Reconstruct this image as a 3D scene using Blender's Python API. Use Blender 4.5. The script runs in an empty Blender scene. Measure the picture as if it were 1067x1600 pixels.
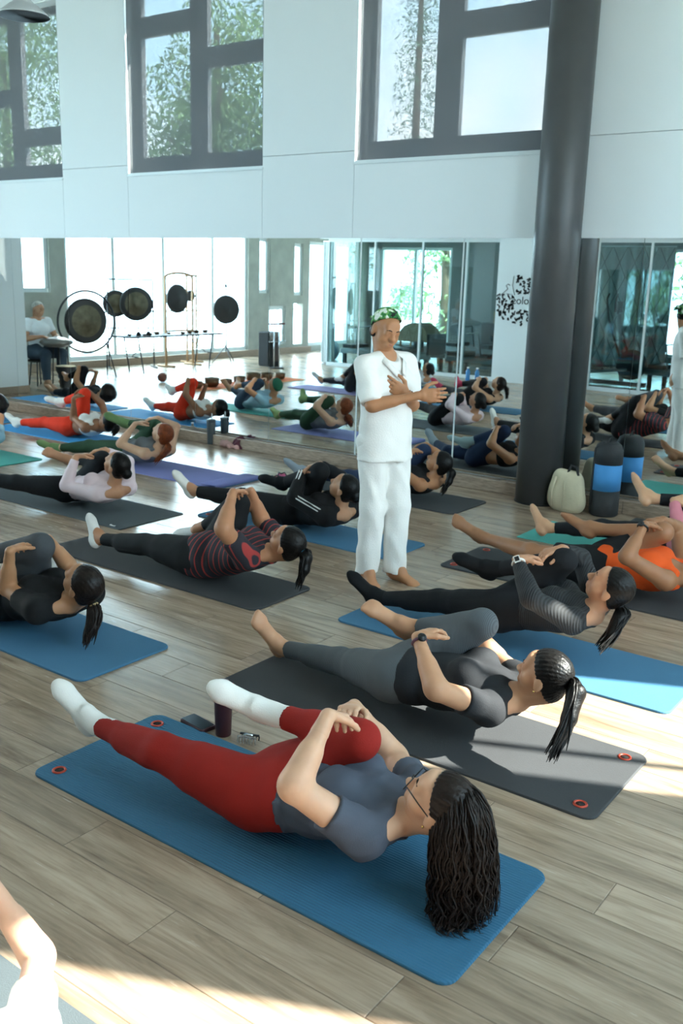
import bpy, math, random
import numpy as np
from mathutils import Vector, Matrix
random.seed(7); rng = np.random.RandomState(11)
scene = bpy.context.scene
COL = scene.collection

# ------------------------------------------------------------------ camera
RM = np.array([[0.8047749, 0.16421628, -0.57041246],
               [0.59294648, -0.178016, 0.78531826],
               [0.0274195, -0.97022849, -0.24063428]])     # camera axes (right, down, forward) in world rows
FPX, CX, CY, CAMH = 1486.677, 533.5, 800.0, 1.9
cam_d = bpy.data.cameras.new('camera'); cam = bpy.data.objects.new('camera', cam_d); COL.objects.link(cam)
cam_d.sensor_fit = 'VERTICAL'; cam_d.sensor_height = 36.0; cam_d.lens = FPX / 1600 * 36.0
r_, d_, f_ = RM[:, 0], RM[:, 1], RM[:, 2]
cam.matrix_world = Matrix(((r_[0], -d_[0], -f_[0], 0), (r_[1], -d_[1], -f_[1], 0), (r_[2], -d_[2], -f_[2], CAMH), (0, 0, 0, 1)))
cam_d.clip_start = 0.05; cam_d.clip_end = 300
cam_d.dof.use_dof = True; cam_d.dof.focus_distance = 3.9; cam_d.dof.aperture_fstop = 4.5
scene.camera = cam

def pray(px, py): return RM @ np.array([px - CX, py - CY, FPX])
def pfloor(px, py, z=0.0):
    d = pray(px, py); return d * ((z - CAMH) / d[2]) + np.array([0, 0, CAMH])
def pplane(px, py, axis, val):
    d = pray(px, py); o = np.array([0, 0, CAMH]); return o + d * ((val - o[axis]) / d[axis])
YM = 7.9                                   # mirror plane
def vreal(p): return np.array([p[0], 2 * YM - p[1], p[2]])

# ------------------------------------------------------------------ world, sun, window openings, exposure
scene.view_settings.view_transform = 'Standard'; scene.view_settings.look = 'None'
scene.view_settings.gamma = 1.0; scene.view_settings.use_curve_mapping = False
scene.view_settings.exposure = 0.72
world = bpy.data.worlds.new('sky'); scene.world = world; world.use_nodes = True
wn = world.node_tree.nodes; wl = world.node_tree.links
bg = wn['Background']; bg.inputs['Strength'].default_value = 12.0
tc = wn.new('ShaderNodeTexCoord'); nz = wn.new('ShaderNodeTexNoise'); nz.inputs['Scale'].default_value = 2.6
nz.inputs['Detail'].default_value = 5; nz.inputs['Roughness'].default_value = 0.55
rp = wn.new('ShaderNodeValToRGB'); rp.color_ramp.elements[0].position = 0.47; rp.color_ramp.elements[1].position = 0.66
rp.color_ramp.elements[0].color = (0.50, 0.75, 0.92, 1); rp.color_ramp.elements[1].color = (1.0, 0.985, 0.96, 1)
wl.new(tc.outputs['Generated'], nz.inputs['Vector']); wl.new(nz.outputs['Fac'], rp.inputs['Fac']); wl.new(rp.outputs['Color'], bg.inputs['Color'])

SUN_AZ = math.radians(25); SUN_EL = math.radians(38)
sun_dir = Vector((math.cos(SUN_AZ) * math.cos(SUN_EL), math.sin(SUN_AZ) * math.cos(SUN_EL), math.sin(SUN_EL)))
sd = bpy.data.lights.new('sun_offscreen', 'SUN'); sd.energy = 26.0; sd.angle = math.radians(0.6); sd.color = (1.0, 0.94, 0.85)
so = bpy.data.objects.new('sun_offscreen', sd); COL.objects.link(so); so.location = (20, 10, 20)
so.rotation_euler = sun_dir.to_track_quat('Z', 'Y').to_euler()

def portal(name, loc, direction, sx, sy):
    """guides the sky's own light through a window opening; gives off no light itself"""
    l = bpy.data.lights.new(name, 'AREA'); l.shape = 'RECTANGLE'; l.size = sx; l.size_y = sy; l.cycles.is_portal = True
    o = bpy.data.objects.new(name, l); COL.objects.link(o); o.location = loc
    o.rotation_euler = Vector(direction).to_track_quat('-Z', 'Z').to_euler(); return o
portal('window_left_offscreen', (-15.52, 1.29, 2.52), (1, 0, 0), 5.2, 4.76)
portal('window_left_corner_offscreen', (-15.52, 4.6, 2.1), (1, 0, 0), 0.7, 1.3)
portal('window_left_gym_offscreen', (-15.52, -4.5, 1.43), (1, 0, 0), 1.8, 2.58)
portal('window_right_offscreen', (2.47, 2.38, 2.615), (-1, 0, 0), 2.16, 2.73)
portal('window_right_far_offscreen', (2.47, 5.5, 2.615), (-1, 0, 0), 1.28, 2.73)
portal('window_gym_offscreen', (-13.82, -6.42, 1.415), (0, 1, 0), 2.25, 2.53)
portal('window_gym_curtain_offscreen', (-7.65, -6.42, 1.49), (0, 1, 0), 2.5, 2.38)

# ------------------------------------------------------------------ materials
def lin(c):
    if isinstance(c, str):
        c = c.lstrip('#'); c = [int(c[i:i + 2], 16) / 255 for i in (0, 2, 4)]
    return tuple((x / 12.92 if x <= 0.04045 else ((x + 0.055) / 1.055) ** 2.4) for x in c[:3]) + (1,)
def newmat(name):
    m = bpy.data.materials.new(name); m.use_nodes = True
    nt = m.node_tree; return m, nt, nt.nodes['Principled BSDF']
def mat(name, col, rough=0.6, metal=0.0, bump=0.0, bscale=60.0, var=0.0, vscale=6.0, spec=None, sheen=0.0, trans=0.0, stretch=None, emit=None, sss=0.0):
    m, nt, b = newmat(name); c = lin(col)
    b.inputs['Base Color'].default_value = c; b.inputs['Roughness'].default_value = rough; b.inputs['Metallic'].default_value = metal
    if spec is not None: b.inputs['Specular IOR Level'].default_value = spec
    if sheen: b.inputs['Sheen Weight'].default_value = sheen
    if trans: b.inputs['Transmission Weight'].default_value = trans
    if sss:
        b.inputs['Subsurface Weight'].default_value = sss; b.inputs['Subsurface Radius'].default_value = (0.012, 0.005, 0.003)
    if emit:
        b.inputs['Emission Color'].default_value = lin(emit[0]); b.inputs['Emission Strength'].default_value = emit[1]
    L = nt.links
    t = nt.nodes.new('ShaderNodeTexCoord'); src = t.outputs['Object']
    if stretch:
        mp = nt.nodes.new('ShaderNodeMapping'); mp.inputs['Scale'].default_value = stretch; L.new(src, mp.inputs['Vector']); src = mp.outputs['Vector']
    if var:
        n1 = nt.nodes.new('ShaderNodeTexNoise'); n1.inputs['Scale'].default_value = vscale; n1.inputs['Detail'].default_value = 4; L.new(src, n1.inputs['Vector'])
        r = nt.nodes.new('ShaderNodeValToRGB'); r.color_ramp.elements[0].position = 0.3; r.color_ramp.elements[1].position = 0.7
        r.color_ramp.elements[0].color = tuple(max(0, x * (1 - var)) for x in c[:3]) + (1,); r.color_ramp.elements[1].color = tuple(min(1, x * (1 + var)) for x in c[:3]) + (1,)
        L.new(n1.outputs['Fac'], r.inputs['Fac']); L.new(r.outputs['Color'], b.inputs['Base Color'])
    if bump:
        n2 = nt.nodes.new('ShaderNodeTexNoise'); n2.inputs['Scale'].default_value = bscale; n2.inputs['Detail'].default_value = 3; L.new(src, n2.inputs['Vector'])
        bp = nt.nodes.new('ShaderNodeBump'); bp.inputs['Strength'].default_value = bump; bp.inputs['Distance'].default_value = 0.01
        L.new(n2.outputs['Fac'], bp.inputs['Height']); L.new(bp.outputs['Normal'], b.inputs['Normal'])
    return m
def stripes(name, base, cols, axis, period, rough=0.8, bumps=0.0, duty=0.5, soft=0.02):
    """cloth with printed or knitted bands along an object axis; cols: band colour"""
    m, nt, b = newmat(name); L = nt.links; N = nt.nodes
    b.inputs['Roughness'].default_value = rough
    t = N.new('ShaderNodeTexCoord'); sp = N.new('ShaderNodeSeparateXYZ'); L.new(t.outputs['Object'], sp.inputs[0])
    nzz = N.new('ShaderNodeTexNoise'); nzz.inputs['Scale'].default_value = 5; L.new(t.outputs['Object'], nzz.inputs['Vector'])
    ad = N.new('ShaderNodeMath'); ad.operation = 'MULTIPLY_ADD'; ad.inputs[1].default_value = period * 0.5; L.new(nzz.outputs['Fac'], ad.inputs[0]); L.new(sp.outputs[axis], ad.inputs[2])
    dv = N.new('ShaderNodeMath'); dv.operation = 'DIVIDE'; dv.inputs[1].default_value = period; L.new(ad.outputs[0], dv.inputs[0])
    fr = N.new('ShaderNodeMath'); fr.operation = 'FRACT'; L.new(dv.outputs[0], fr.inputs[0])
    r = N.new('ShaderNodeValToRGB'); L.new(fr.outputs[0], r.inputs['Fac'])
    e = r.color_ramp.elements; e[0].position = 0; e[0].color = lin(base); e[1].position = 1; e[1].color = lin(base)
    for p, c in ((0.5 - duty / 2 - soft, base), (0.5 - duty / 2, cols), (0.5 + duty / 2, cols), (0.5 + duty / 2 + soft, base)):
        k = e.new(p); k.color = lin(c)
    L.new(r.outputs['Color'], b.inputs['Base Color'])
    if bumps:
        bp = N.new('ShaderNodeBump'); bp.inputs['Strength'].default_value = bumps; bp.inputs['Distance'].default_value = 0.004
        sn = N.new('ShaderNodeMath'); sn.operation = 'PINGPONG'; sn.inputs[1].default_value = 0.5; L.new(fr.outputs[0], sn.inputs[0]); L.new(sn.outputs[0], bp.inputs['Height']); L.new(bp.outputs['Normal'], b.inputs['Normal'])
    return m
def glassmat(name, tint, alpha_rough=0.0, reflect=0.08):
    m, nt, b = newmat(name); N = nt.nodes; L = nt.links
    N.remove(b); out = N['Material Output']
    tr = N.new('ShaderNodeBsdfTransparent'); tr.inputs['Color'].default_value = lin(tint)
    gl = N.new('ShaderNodeBsdfGlossy'); gl.inputs['Roughness'].default_value = alpha_rough
    mx = N.new('ShaderNodeMixShader'); mx.inputs[0].default_value = reflect
    L.new(tr.outputs[0], mx.inputs[1]); L.new(gl.outputs[0], mx.inputs[2]); L.new(mx.outputs[0], out.inputs['Surface']); return m

M = {}
def floor_material():
    m, nt, b = newmat('oak_laminate'); N = nt.nodes; L = nt.links
    g = N.new('ShaderNodeNewGeometry'); sp = N.new('ShaderNodeSeparateXYZ'); L.new(g.outputs['Position'], sp.inputs[0])
    def mth(op, a, bb=None, c=None):
        n = N.new('ShaderNodeMath'); n.operation = op
        for i, v in enumerate((a, bb, c)):
            if v is None: continue
            if isinstance(v, (int, float)): n.inputs[i].default_value = v
            else: L.new(v, n.inputs[i])
        return n.outputs[0]
    row = mth('FLOOR', mth('DIVIDE', sp.outputs[1], 0.197))
    off = mth('MULTIPLY', mth('FRACT', mth('MULTIPLY', row, 0.437)), 1.25)
    cx = mth('DIVIDE', mth('ADD', sp.outputs[0], off), 1.25); colm = mth('FLOOR', cx)
    cmb = N.new('ShaderNodeCombineXYZ'); L.new(row, cmb.inputs[0]); L.new(colm, cmb.inputs[1])
    wn_ = N.new('ShaderNodeTexWhiteNoise'); wn_.noise_dimensions = '2D'; L.new(cmb.outputs[0], wn_.inputs['Vector'])
    # grain, shifted for every plank
    sh = N.new('ShaderNodeVectorMath'); sh.operation = 'MULTIPLY_ADD'; sh.inputs[1].default_value = (7, 7, 7); L.new(wn_.outputs['Color'], sh.inputs[0]); L.new(g.outputs['Position'], sh.inputs[2])
    mp = N.new('ShaderNodeMapping'); mp.inputs['Scale'].default_value = (1.0, 9.0, 1.0); L.new(sh.outputs[0], mp.inputs['Vector'])
    n1 = N.new('ShaderNodeTexNoise'); n1.inputs['Scale'].default_value = 1.6; n1.inputs['Detail'].default_value = 7; n1.inputs['Roughness'].default_value = 0.62; n1.inputs['Distortion'].default_value = 0.6; L.new(mp.outputs[0], n1.inputs['Vector'])
    mp2 = N.new('ShaderNodeMapping'); mp2.inputs['Scale'].default_value = (3.0, 42.0, 1.0); L.new(sh.outputs[0], mp2.inputs['Vector'])
    n2 = N.new('ShaderNodeTexNoise'); n2.inputs['Scale'].default_value = 2.2; n2.inputs['Detail'].default_value = 5; L.new(mp2.outputs[0], n2.inputs['Vector'])
    r = N.new('ShaderNodeValToRGB'); e = r.color_ramp.elements
    e[0].position = 0.25; e[0].color = lin('#6a5747'); e[1].position = 0.72; e[1].color = lin('#ae9a86')
    k = e.new(0.40); k.color = lin('#8b7764'); k = e.new(0.55); k.color = lin('#a08b77')
    L.new(n1.outputs['Fac'], r.inputs['Fac'])
    mx = N.new('ShaderNodeMix'); mx.data_type = 'RGBA'; mx.blend_type = 'MULTIPLY'; mx.inputs['Factor'].default_value = 0.55
    r2 = N.new('ShaderNodeValToRGB'); r2.color_ramp.elements[0].position = 0.32; r2.color_ramp.elements[0].color = (0.74, 0.72, 0.70, 1); r2.color_ramp.elements[1].position = 0.55; r2.color_ramp.elements[1].color = (1, 1, 1, 1)
    L.new(n2.outputs['Fac'], r2.inputs['Fac']); L.new(r.outputs['Color'], mx.inputs[6]); L.new(r2.outputs['Color'], mx.inputs[7])
    hs = N.new('ShaderNodeHueSaturation'); L.new(mx.outputs[2], hs.inputs['Color'])
    L.new(mth('MULTIPLY_ADD', wn_.outputs['Value'], 0.28, 0.88), hs.inputs['Value'])
    # joint lines
    fy = mth('FRACT', mth('DIVIDE', sp.outputs[1], 0.197)); fx = mth('FRACT', cx)
    ey = mth('MINIMUM', fy, mth('SUBTRACT', 1.0, fy)); ex = mth('MINIMUM', fx, mth('SUBTRACT', 1.0, fx))
    jl = mth('MAXIMUM', mth('LESS_THAN', ey, 0.008), mth('LESS_THAN', ex, 0.0014))
    m2 = N.new('ShaderNodeMix'); m2.data_type = 'RGBA'; m2.inputs[7].default_value = lin('#5b4f45'); L.new(mth('MULTIPLY', jl, 0.5), m2.inputs[0]); L.new(hs.outputs['Color'], m2.inputs[6])
    L.new(m2.outputs[2], b.inputs['Base Color'])
    b.inputs['Roughness'].default_value = 0.24; b.inputs['Specular IOR Level'].default_value = 0.55
    L.new(mth('MULTIPLY_ADD', n2.outputs['Fac'], 0.12, 0.19), b.inputs['Roughness'])
    bp = N.new('ShaderNodeBump'); bp.inputs['Strength'].default_value = 0.08; bp.inputs['Distance'].default_value = 0.002; L.new(n2.outputs['Fac'], bp.inputs['Height']); L.new(bp.outputs['Normal'], b.inputs['Normal'])
    return m
M['floor'] = floor_material()
M['wall'] = mat('white_paint', '#e9edee', 0.55, bump=0.03, bscale=40)
M['concrete'] = mat('concrete', '#a9aca4', 0.8, bump=0.15, bscale=14, var=0.12, vscale=3)
M['pillar'] = mat('charcoal_paint', '#4a4a4b', 0.42, bump=0.03, bscale=9, var=0.06)
M['ledge'] = mat('weathered_oak', '#9c8775', 0.5, bump=0.2, bscale=30, var=0.35, vscale=9, stretch=(1.5, 12, 12))
M['frame_grey'] = mat('grey_aluminium', '#8b8c8e', 0.45, 0.2)
M['frame_white'] = mat('white_aluminium', '#dfe5e6', 0.4)
M['frame_dark'] = mat('dark_aluminium', '#3f4245', 0.45, 0.2)
m_, nt_, b_ = newmat('mirror_silver'); b_.inputs['Base Color'].default_value = (0.86, 0.91, 0.91, 1); b_.inputs['Metallic'].default_value = 1; b_.inputs['Roughness'].default_value = 0.0; M['mirror'] = m_
M['glass'] = glassmat('window_glass', '#f2f6f6', 0, 0.05)
M['glass_part'] = glassmat('partition_glass', '#cfe0e0', 0, 0.10)
M['white'] = mat('white_plastic', '#eceeee', 0.4)
M['black'] = mat('black_plastic', '#17181a', 0.45)
M['chrome'] = mat('chrome', '#c9ccd0', 0.2, 1.0)
M['steel_dark'] = mat('dark_steel', '#3a3d40', 0.4, 0.7)

# ------------------------------------------------------------------ object helpers
def link(o, parent=None):
    COL.objects.link(o)
    if parent is not None: o.parent = parent
    return o
def tag(o, label=None, cat=None, group=None, kind=None):
    if label: o['label'] = label
    if cat: o['category'] = cat
    if group: o['group'] = group
    if kind: o['kind'] = kind
    return o
def thing(name, loc, label, cat, group=None, rz=0.0):
    o = bpy.data.objects.new(name, None); o.empty_display_size = 0.1; link(o); o.location = loc; o.rotation_euler.z = rz
    return tag(o, label, cat, group)
def np_mesh(name, V, Q, material, smooth=True):
    me = bpy.data.meshes.new(name); V = np.asarray(V, np.float32); Q = np.asarray(Q, np.int32); k = Q.shape[1]
    me.vertices.add(len(V)); me.vertices.foreach_set('co', V.ravel())
    me.loops.add(Q.size); me.loops.foreach_set('vertex_index', Q.ravel())
    me.polygons.add(len(Q)); me.polygons.foreach_set('loop_start', np.arange(0, Q.size, k, dtype=np.int32))
    me.polygons.foreach_set('use_smooth', np.full(len(Q), smooth, bool))
    me.update(calc_edges=True); me.materials.append(material); return me
class MB:
    def __init__(s): s.v = []; s.f = []; s.sm = []
    def add(s, V, F, sm=False):
        o = len(s.v); s.v += [tuple(map(float, p)) for p in V]; s.f += [tuple(i + o for i in f) for f in F]; s.sm += [sm] * len(F); return s
    def box(s, c, d, rot=None):
        x, y, z = d[0] / 2, d[1] / 2, d[2] / 2
        P = [(-x, -y, -z), (x, -y, -z), (x, y, -z), (-x, y, -z), (-x, -y, z), (x, -y, z), (x, y, z), (-x, y, z)]
        if rot is not None: P = [tuple(rot @ Vector(p)) for p in P]
        return s.add([(p[0] + c[0], p[1] + c[1], p[2] + c[2]) for p in P], [(3, 2, 1, 0), (4, 5, 6, 7), (0, 1, 5, 4), (1, 2, 6, 5), (2, 3, 7, 6), (3, 0, 4, 7)])
    def box2(s, a, b): return s.box([(a[i] + b[i]) / 2 for i in range(3)], [abs(b[i] - a[i]) for i in range(3)])
    def tube(s, pts, r, n=8, closed=False, caps=True):
        P = [Vector(p) for p in pts]; m = len(P); R = r if isinstance(r, (list, tuple)) else [r] * m
        V = []; prev = None
        for i, p in enumerate(P):
            if closed: t = (P[(i + 1) % m] - P[i - 1])
            else: t = P[min(i + 1, m - 1)] - P[max(i - 1, 0)]
            t.normalize()
            if prev is None:
                a = Vector((0, 0, 1)) if abs(t.z) < 0.9 else Vector((1, 0, 0)); u = t.cross(a).normalized()
            else:
                u = (prev - t * prev.dot(t)); u = u.normalized() if u.length > 1e-6 else t.orthogonal().normalized()
            prev = u; w = t.cross(u)
            for k in range(n):
                a = 2 * math.pi * k / n; V.append(p + (u * math.cos(a) + w * math.sin(a)) * R[i])
        F = []
        for i in range(m if closed else m - 1):
            for k in range(n):
                j = (i + 1) % m; F.append((i * n + k, i * n + (k + 1) % n, j * n + (k + 1) % n, j * n + k))
        if caps and not closed: F += [tuple(reversed(range(n))), tuple(range((m - 1) * n, m * n))]
        return s.add(V, F, True)
    def lathe(s, prof, n=24, c=(0, 0, 0), rot=None, closed=False):
        V = []; m = len(prof)
        for r, z in prof:
            for k in range(n):
                a = 2 * math.pi * k / n; p = Vector((r * math.cos(a), r * math.sin(a), z))
                if rot is not None: p = rot @ p
                V.append(p + Vector(c))
        F = [(i * n + k, i * n + (k + 1) % n, (i + 1) * n + (k + 1) % n, (i + 1) * n + k) for i in range(m - 1) for k in range(n)]
        if closed: F += [((m - 1) * n + k, (m - 1) * n + (k + 1) % n, (k + 1) % n, k) for k in range(n)]
        else: F += [tuple(reversed(range(n))), tuple(range((m - 1) * n, m * n))]
        return s.add(V, F, True)
    def torus(s, c, R, r, rot=None, n=32, k=8):
        pts = []
        for i in range(n):
            a = 2 * math.pi * i / n; p = Vector((R * math.cos(a), R * math.sin(a), 0))
            if rot is not None: p = rot @ p
            pts.append(p + Vector(c))
        return s.tube(pts, r, k, closed=True)
    def prism(s, poly, z0, z1):
        n = len(poly); V = [(p[0], p[1], z0) for p in poly] + [(p[0], p[1], z1) for p in poly]
        return s.add(V, [tuple(reversed(range(n))), tuple(range(n, 2 * n))] + [(i, (i + 1) % n, n + (i + 1) % n, n + i) for i in range(n)])
    def build(s, name, material, parent=None, bevel=0.0, autosmooth=True):
        me = bpy.data.meshes.new(name); me.from_pydata(s.v, [], s.f); me.polygons.foreach_set('use_smooth', s.sm); me.update()
        me.materials.append(M[material] if isinstance(material, str) else material)
        o = bpy.data.objects.new(name, me); link(o, parent)
        if bevel:
            b = o.modifiers.new('bevel', 'BEVEL'); b.width = bevel; b.segments = 2; b.limit_method = 'ANGLE'
        return o
def struct(o): return tag(o, kind='structure')

# ------------------------------------------------------------------ the room
XL, XR, YB, YG, ZC = -15.3, 2.2, -0.9, -6.2, 5.2
fl = MB(); fl.box2((XL - .3, YG - .3, -.12), (XR + .3, 8.3, -.002)); floor_o = struct(fl.build('floor', 'floor'))
# laminate planks: the ones that show largest, each a piece of its own
def pproj(p):
    d = RM.T @ (np.asarray(p, float) - np.array([0, 0, CAMH])); return (CX + FPX * d[0] / d[2], CY + FPX * d[1] / d[2], d[2])
PW, PL = 0.197, 1.25; pl = []
for row in range(3, 40):
    off = (row * 0.437 % 1.0) * PL
    for c in range(-12, 4):
        x0 = c * PL - off; y0 = row * PW
        if y0 + PW > 7.79 or x0 + PL > XR: continue
        q = [pproj((x0 + a * PL, y0 + b * PW, 0)) for a in (0, .5, 1) for b in (0, 1)]
        if any(-5 < u < 1072 and 560 < v < 1605 and d > .3 for u, v, d in q): pl.append((math.hypot(x0 + PL / 2, y0 + PW / 2), x0, y0))
pl.sort(); g_ = .0008
pm = MB(); a0, a1, b0, b1, e_ = g_, PL - g_, g_, PW - g_, .0022
pm.add([(a0, b0, -.0015), (a1, b0, -.0015), (a1, b1, -.0015), (a0, b1, -.0015), (a0 + e_, b0 + e_, 0), (a1 - e_, b0 + e_, 0), (a1 - e_, b1 - e_, 0), (a0 + e_, b1 - e_, 0)],
       [(4, 5, 6, 7), (0, 1, 5, 4), (1, 2, 6, 5), (2, 3, 7, 6), (3, 0, 4, 7)])
p0 = pm.build('plank', 'floor', floor_o); p0.location = (pl[0][1], pl[0][2], 0)
for d, x, y in pl[1:300]:
    o = p0.copy(); link(o, floor_o); o.location = (x, y, 0)

# mirror wall: backing, painted panels above the mirrors, window openings
WIN = [(-12.16, -10.10), (-8.92, -6.86), (-5.69, -3.63)]; WZ0, WZ1 = 2.97, 5.0; ZM = 2.265
wf = MB(); wf.box2((XL - .2, 7.93, 0), (XR + .2, 8.2, ZM + .05))
wf.box2((XL - .2, 7.93, ZM + .05), (XR + .2, 8.2, WZ0)); wf.box2((XL - .2, 7.93, WZ1), (XR + .2, 8.2, ZC))
xs = [XL - .2] + [v for w in WIN for v in w] + [XR + .2]
for i in range(0, len(xs), 2): wf.box2((xs[i], 7.93, WZ0), (xs[i + 1], 8.2, WZ1))
wall_front = struct(wf.build('wall_front', 'wall'))
gp = .0025
for i in range(len(xs) - 1):
    m = MB(); m.box2((xs[i] + gp, 7.882, ZM), (xs[i + 1] - gp, 7.93, WZ0 - (0.0 if i % 2 else -.10))); m.build('wall_panel', 'wall', wall_front)
    if i % 2 == 0:
        m = MB(); m.box2((xs[i] + gp, 7.882, WZ0 + .10 + 2 * gp), (xs[i + 1] - gp, 7.93, ZC)); m.build('wall_panel', 'wall', wall_front)
# mirrors
SE = [-15.2, -14.62, -13.5, -12.37, -11.25, -10.12, -8.99, -7.88, -6.76, -5.59, -4.445, -3.32, -2.78, -1.6, -.4, .8, 2.1]
for i in range(len(SE) - 1):
    m = MB(); m.box2((SE[i] + .002, YM, .115), (SE[i + 1] - .002, YM + .006, ZM)); o = m.build('mirror_panel', 'mirror')
    tag(o, 'tall frameless mirror panel standing on the wooden ledge of the white wall', 'mirror', 'mirror panels along the wall')
    if i % 3 == 1: tag(o)
x = XL; k = 0; led = MB(); led.box2((XL, 7.80, 0), (XR, 7.93, .10)); ledge = struct(led.build('baseboard_front', 'ledge'))
while x < XR:
    L = (1.9, 2.3, 2.1)[k % 3]; m = MB(); m.box2((x + .002, 7.775, 0), (min(x + L, XR) - .002, 7.80, .112)); m.build('board', 'ledge', ledge, bevel=.003); x += L; k += 1
for i, x in enumerate((-5.59, -4.445)):
    m = MB(); m.box2((x - .005, YM - .006, .113), (x + .005, YM + .004, ZM)); struct(m.build('trim_%d' % (i + 1), 'frame_white'))
# windows of the mirror wall
def screen_mat():
    m, nt, b = newmat('sheer_screen_cloth'); N = nt.nodes; L = nt.links; out = N['Material Output']
    b.inputs['Base Color'].default_value = lin('#707377'); b.inputs['Roughness'].default_value = 0.9
    tr = N.new('ShaderNodeBsdfTransparent'); mx = N.new('ShaderNodeMixShader'); mx.inputs[0].default_value = 0.935
    L.new(tr.outputs[0], mx.inputs[1]); L.new(b.outputs[0], mx.inputs[2]); L.new(mx.outputs[0], out.inputs['Surface']); return m
M['screen'] = screen_mat()
def sash(root, x0, x1, z0, z1, y=8.05, fw=.055, handle=True):
    m = MB(); m.box2((x0, y - .03, z0), (x0 + fw, y + .03, z1)); m.box2((x1 - fw, y - .03, z0), (x1, y + .03, z1)); m.box2((x0 + fw, y - .03, z0), (x1 - fw, y + .03, z0 + fw)); m.box2((x0 + fw, y - .03, z1 - fw), (x1 - fw, y + .03, z1))
    sf = m.build('sash_frame', 'frame_grey', root)
    p = MB(); p.box2((x0 + fw, y - .004, z0 + fw), (x1 - fw, y + .004, z1 - fw)); p.build('pane', 'glass', sf)
    if handle:
        h = MB(); c = (x0 + x1) / 2 + .05; h.box2((c - .05, y - .055, z0 + .018), (c + .05, y - .03, z0 + .036)); h.box2((c - .06, y - .06, z0 + .028), (c - .03, y - .03, z0 + .048)); h.build('handle', 'frame_dark', sf)
def upper_window(i, x0, x1, mull, lt, rt):
    m = MB(); fw = .07
    m.box2((x0, 8.0, WZ0), (x0 + fw, 8.13, WZ1)); m.box2((x1 - fw, 8.0, WZ0), (x1, 8.13, WZ1)); m.box2((x0 + fw, 8.0, WZ0), (x1 - fw, 8.13, WZ0 + .14)); m.box2((x0 + fw, 8.0, WZ1 - fw), (x1 - fw, 8.13, WZ1))
    m.box2((mull - .075, 8.0, WZ0 + .14), (mull + .075, 8.13, WZ1 - fw))
    for a, b, t in ((x0 + fw, mull - .075, lt), (mull + .075, x1 - fw, rt)):
        if t: m.box2((a, 8.0, t - .05), (b, 8.13, t + .05))
    w = struct(m.build('window_%d' % i, 'frame_grey'))
    for a, b, t in ((x0 + fw, mull - .075, lt), (mull + .075, x1 - fw, rt)):
        if t: sash(w, a, b, WZ0 + .14, t - .05); sash(w, a, b, t + .05, WZ1 - fw)
        else: sash(w, a, b, WZ0 + .14, WZ1 - fw)
    s = MB(); n = 24
    # sheer roller screen hanging flush with the wall, very slightly wavy, with its bottom bar
    V = []; F = []
    for r in range(13):
        for c in range(n + 1): V.append((x0 + .012 + (x1 - x0 - .024) * c / n, 7.905 + .004 * math.sin(c * 1.1 + r * .5), WZ0 + .012 + (WZ1 - .06 - WZ0) * r / 12))
    F = [(r * (n + 1) + c, r * (n + 1) + c + 1, (r + 1) * (n + 1) + c + 1, (r + 1) * (n + 1) + c) for r in range(12) for c in range(n)]
    s.add(V, F, True); sc = s.build('roller_screen', 'screen', w)
    b = MB(); b.box2((x0 + .005, 7.892, WZ0 + .001), (x1 - .005, 7.918, WZ0 + .016)); b.build('bottom_bar', 'frame_white', sc)
    b = MB(); b.tube([(x0 + .01, 7.91, WZ1 - .05), (x1 - .01, 7.91, WZ1 - .05)], .035, 12); b.build('roller_tube', 'frame_white', w)
    b = MB(); b.box2((x0 - .01, 7.868, WZ0 - .022), (x1 + .01, 7.90, WZ0 - .002)); b.build('sill', 'frame_white', w)
upper_window(1, *WIN[0], -11.13, 4.0, 3.5)
upper_window(2, *WIN[1], -7.90, 4.54, 4.13)
upper_window(3, *WIN[2], -4.77, None, 4.09)

# round pillar in front of the mirrors
pcx, pcy = -3.45, 7.70
m = MB(); m.lathe([(.193, 0), (.193, ZC)], 48, (pcx, pcy, 0)); pil = struct(m.build('pillar', 'pillar'))
m = MB(); m.torus((pcx, pcy, .006), .194, .006, None, 48, 6); m.build('base_seal', 'black', pil)

# left side: white return wall by the mirrors, concrete window wall
m = MB(); m.box2((-13.4, 6.66, 0), (-12.75, 7.93, ZC)); wl_ = struct(m.build('wall_left_return', 'wall')); m = MB(); m.box2((-12.75, 6.65, 0), (-12.73, 7.775, .11)); m.build('skirting', 'ledge', wl_)
WL = dict(a=3.89, b=-1.31)
m = MB(); x0, x1 = XL - .2, XL
m.box2((x0, 3.89, 0), (x1, 4.25, ZC)); m.box2((x0, 4.25, 0), (x1, 4.95, 1.45)); m.box2((x0, 4.25, 2.75), (x1, 4.95, ZC)); m.box2((x0, 4.95, 0), (x1, 8.1, ZC))
m.box2((x0, -1.31, 4.9), (x1, 3.89, ZC)); m.box2((x0, -1.31, 0), (x1, 3.89, .14))
ys = [-1.31, -1.69, -2.05, -2.69, -3.14, YG]
m.box2((x0, -1.69, 0), (x1, -1.31, ZC)); m.box2((x0, -2.05, 0), (x1, -1.69, 1.45)); m.box2((x0, -2.05, 2.72), (x1, -1.69, ZC))
m.box2((x0, -2.69, 1.15), (x1, -2.05, ZC)); m.box2((x0, -2.69, 0), (x1, -2.05, .22)); m.box2((x0, -3.0, 0), (x1, -2.69, ZC))
m.box2((x0, -3.35, 1.2), (x1, -3.0, 1.4)); m.box2((x0, -3.35, 2.65), (x1, -3.0, ZC)); m.box2((x0, -3.35, 0), (x1, -3.0, .2)); m.box2((x0, -3.6, 0), (x1, -3.35, ZC))
m.box2((x0, -5.4, 2.72), (x1, -3.6, ZC)); m.box2((x0, -5.4, 0), (x1, -3.6, .14)); m.box2((x0, YG - .2, 0), (x1, -5.4, ZC))
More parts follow.
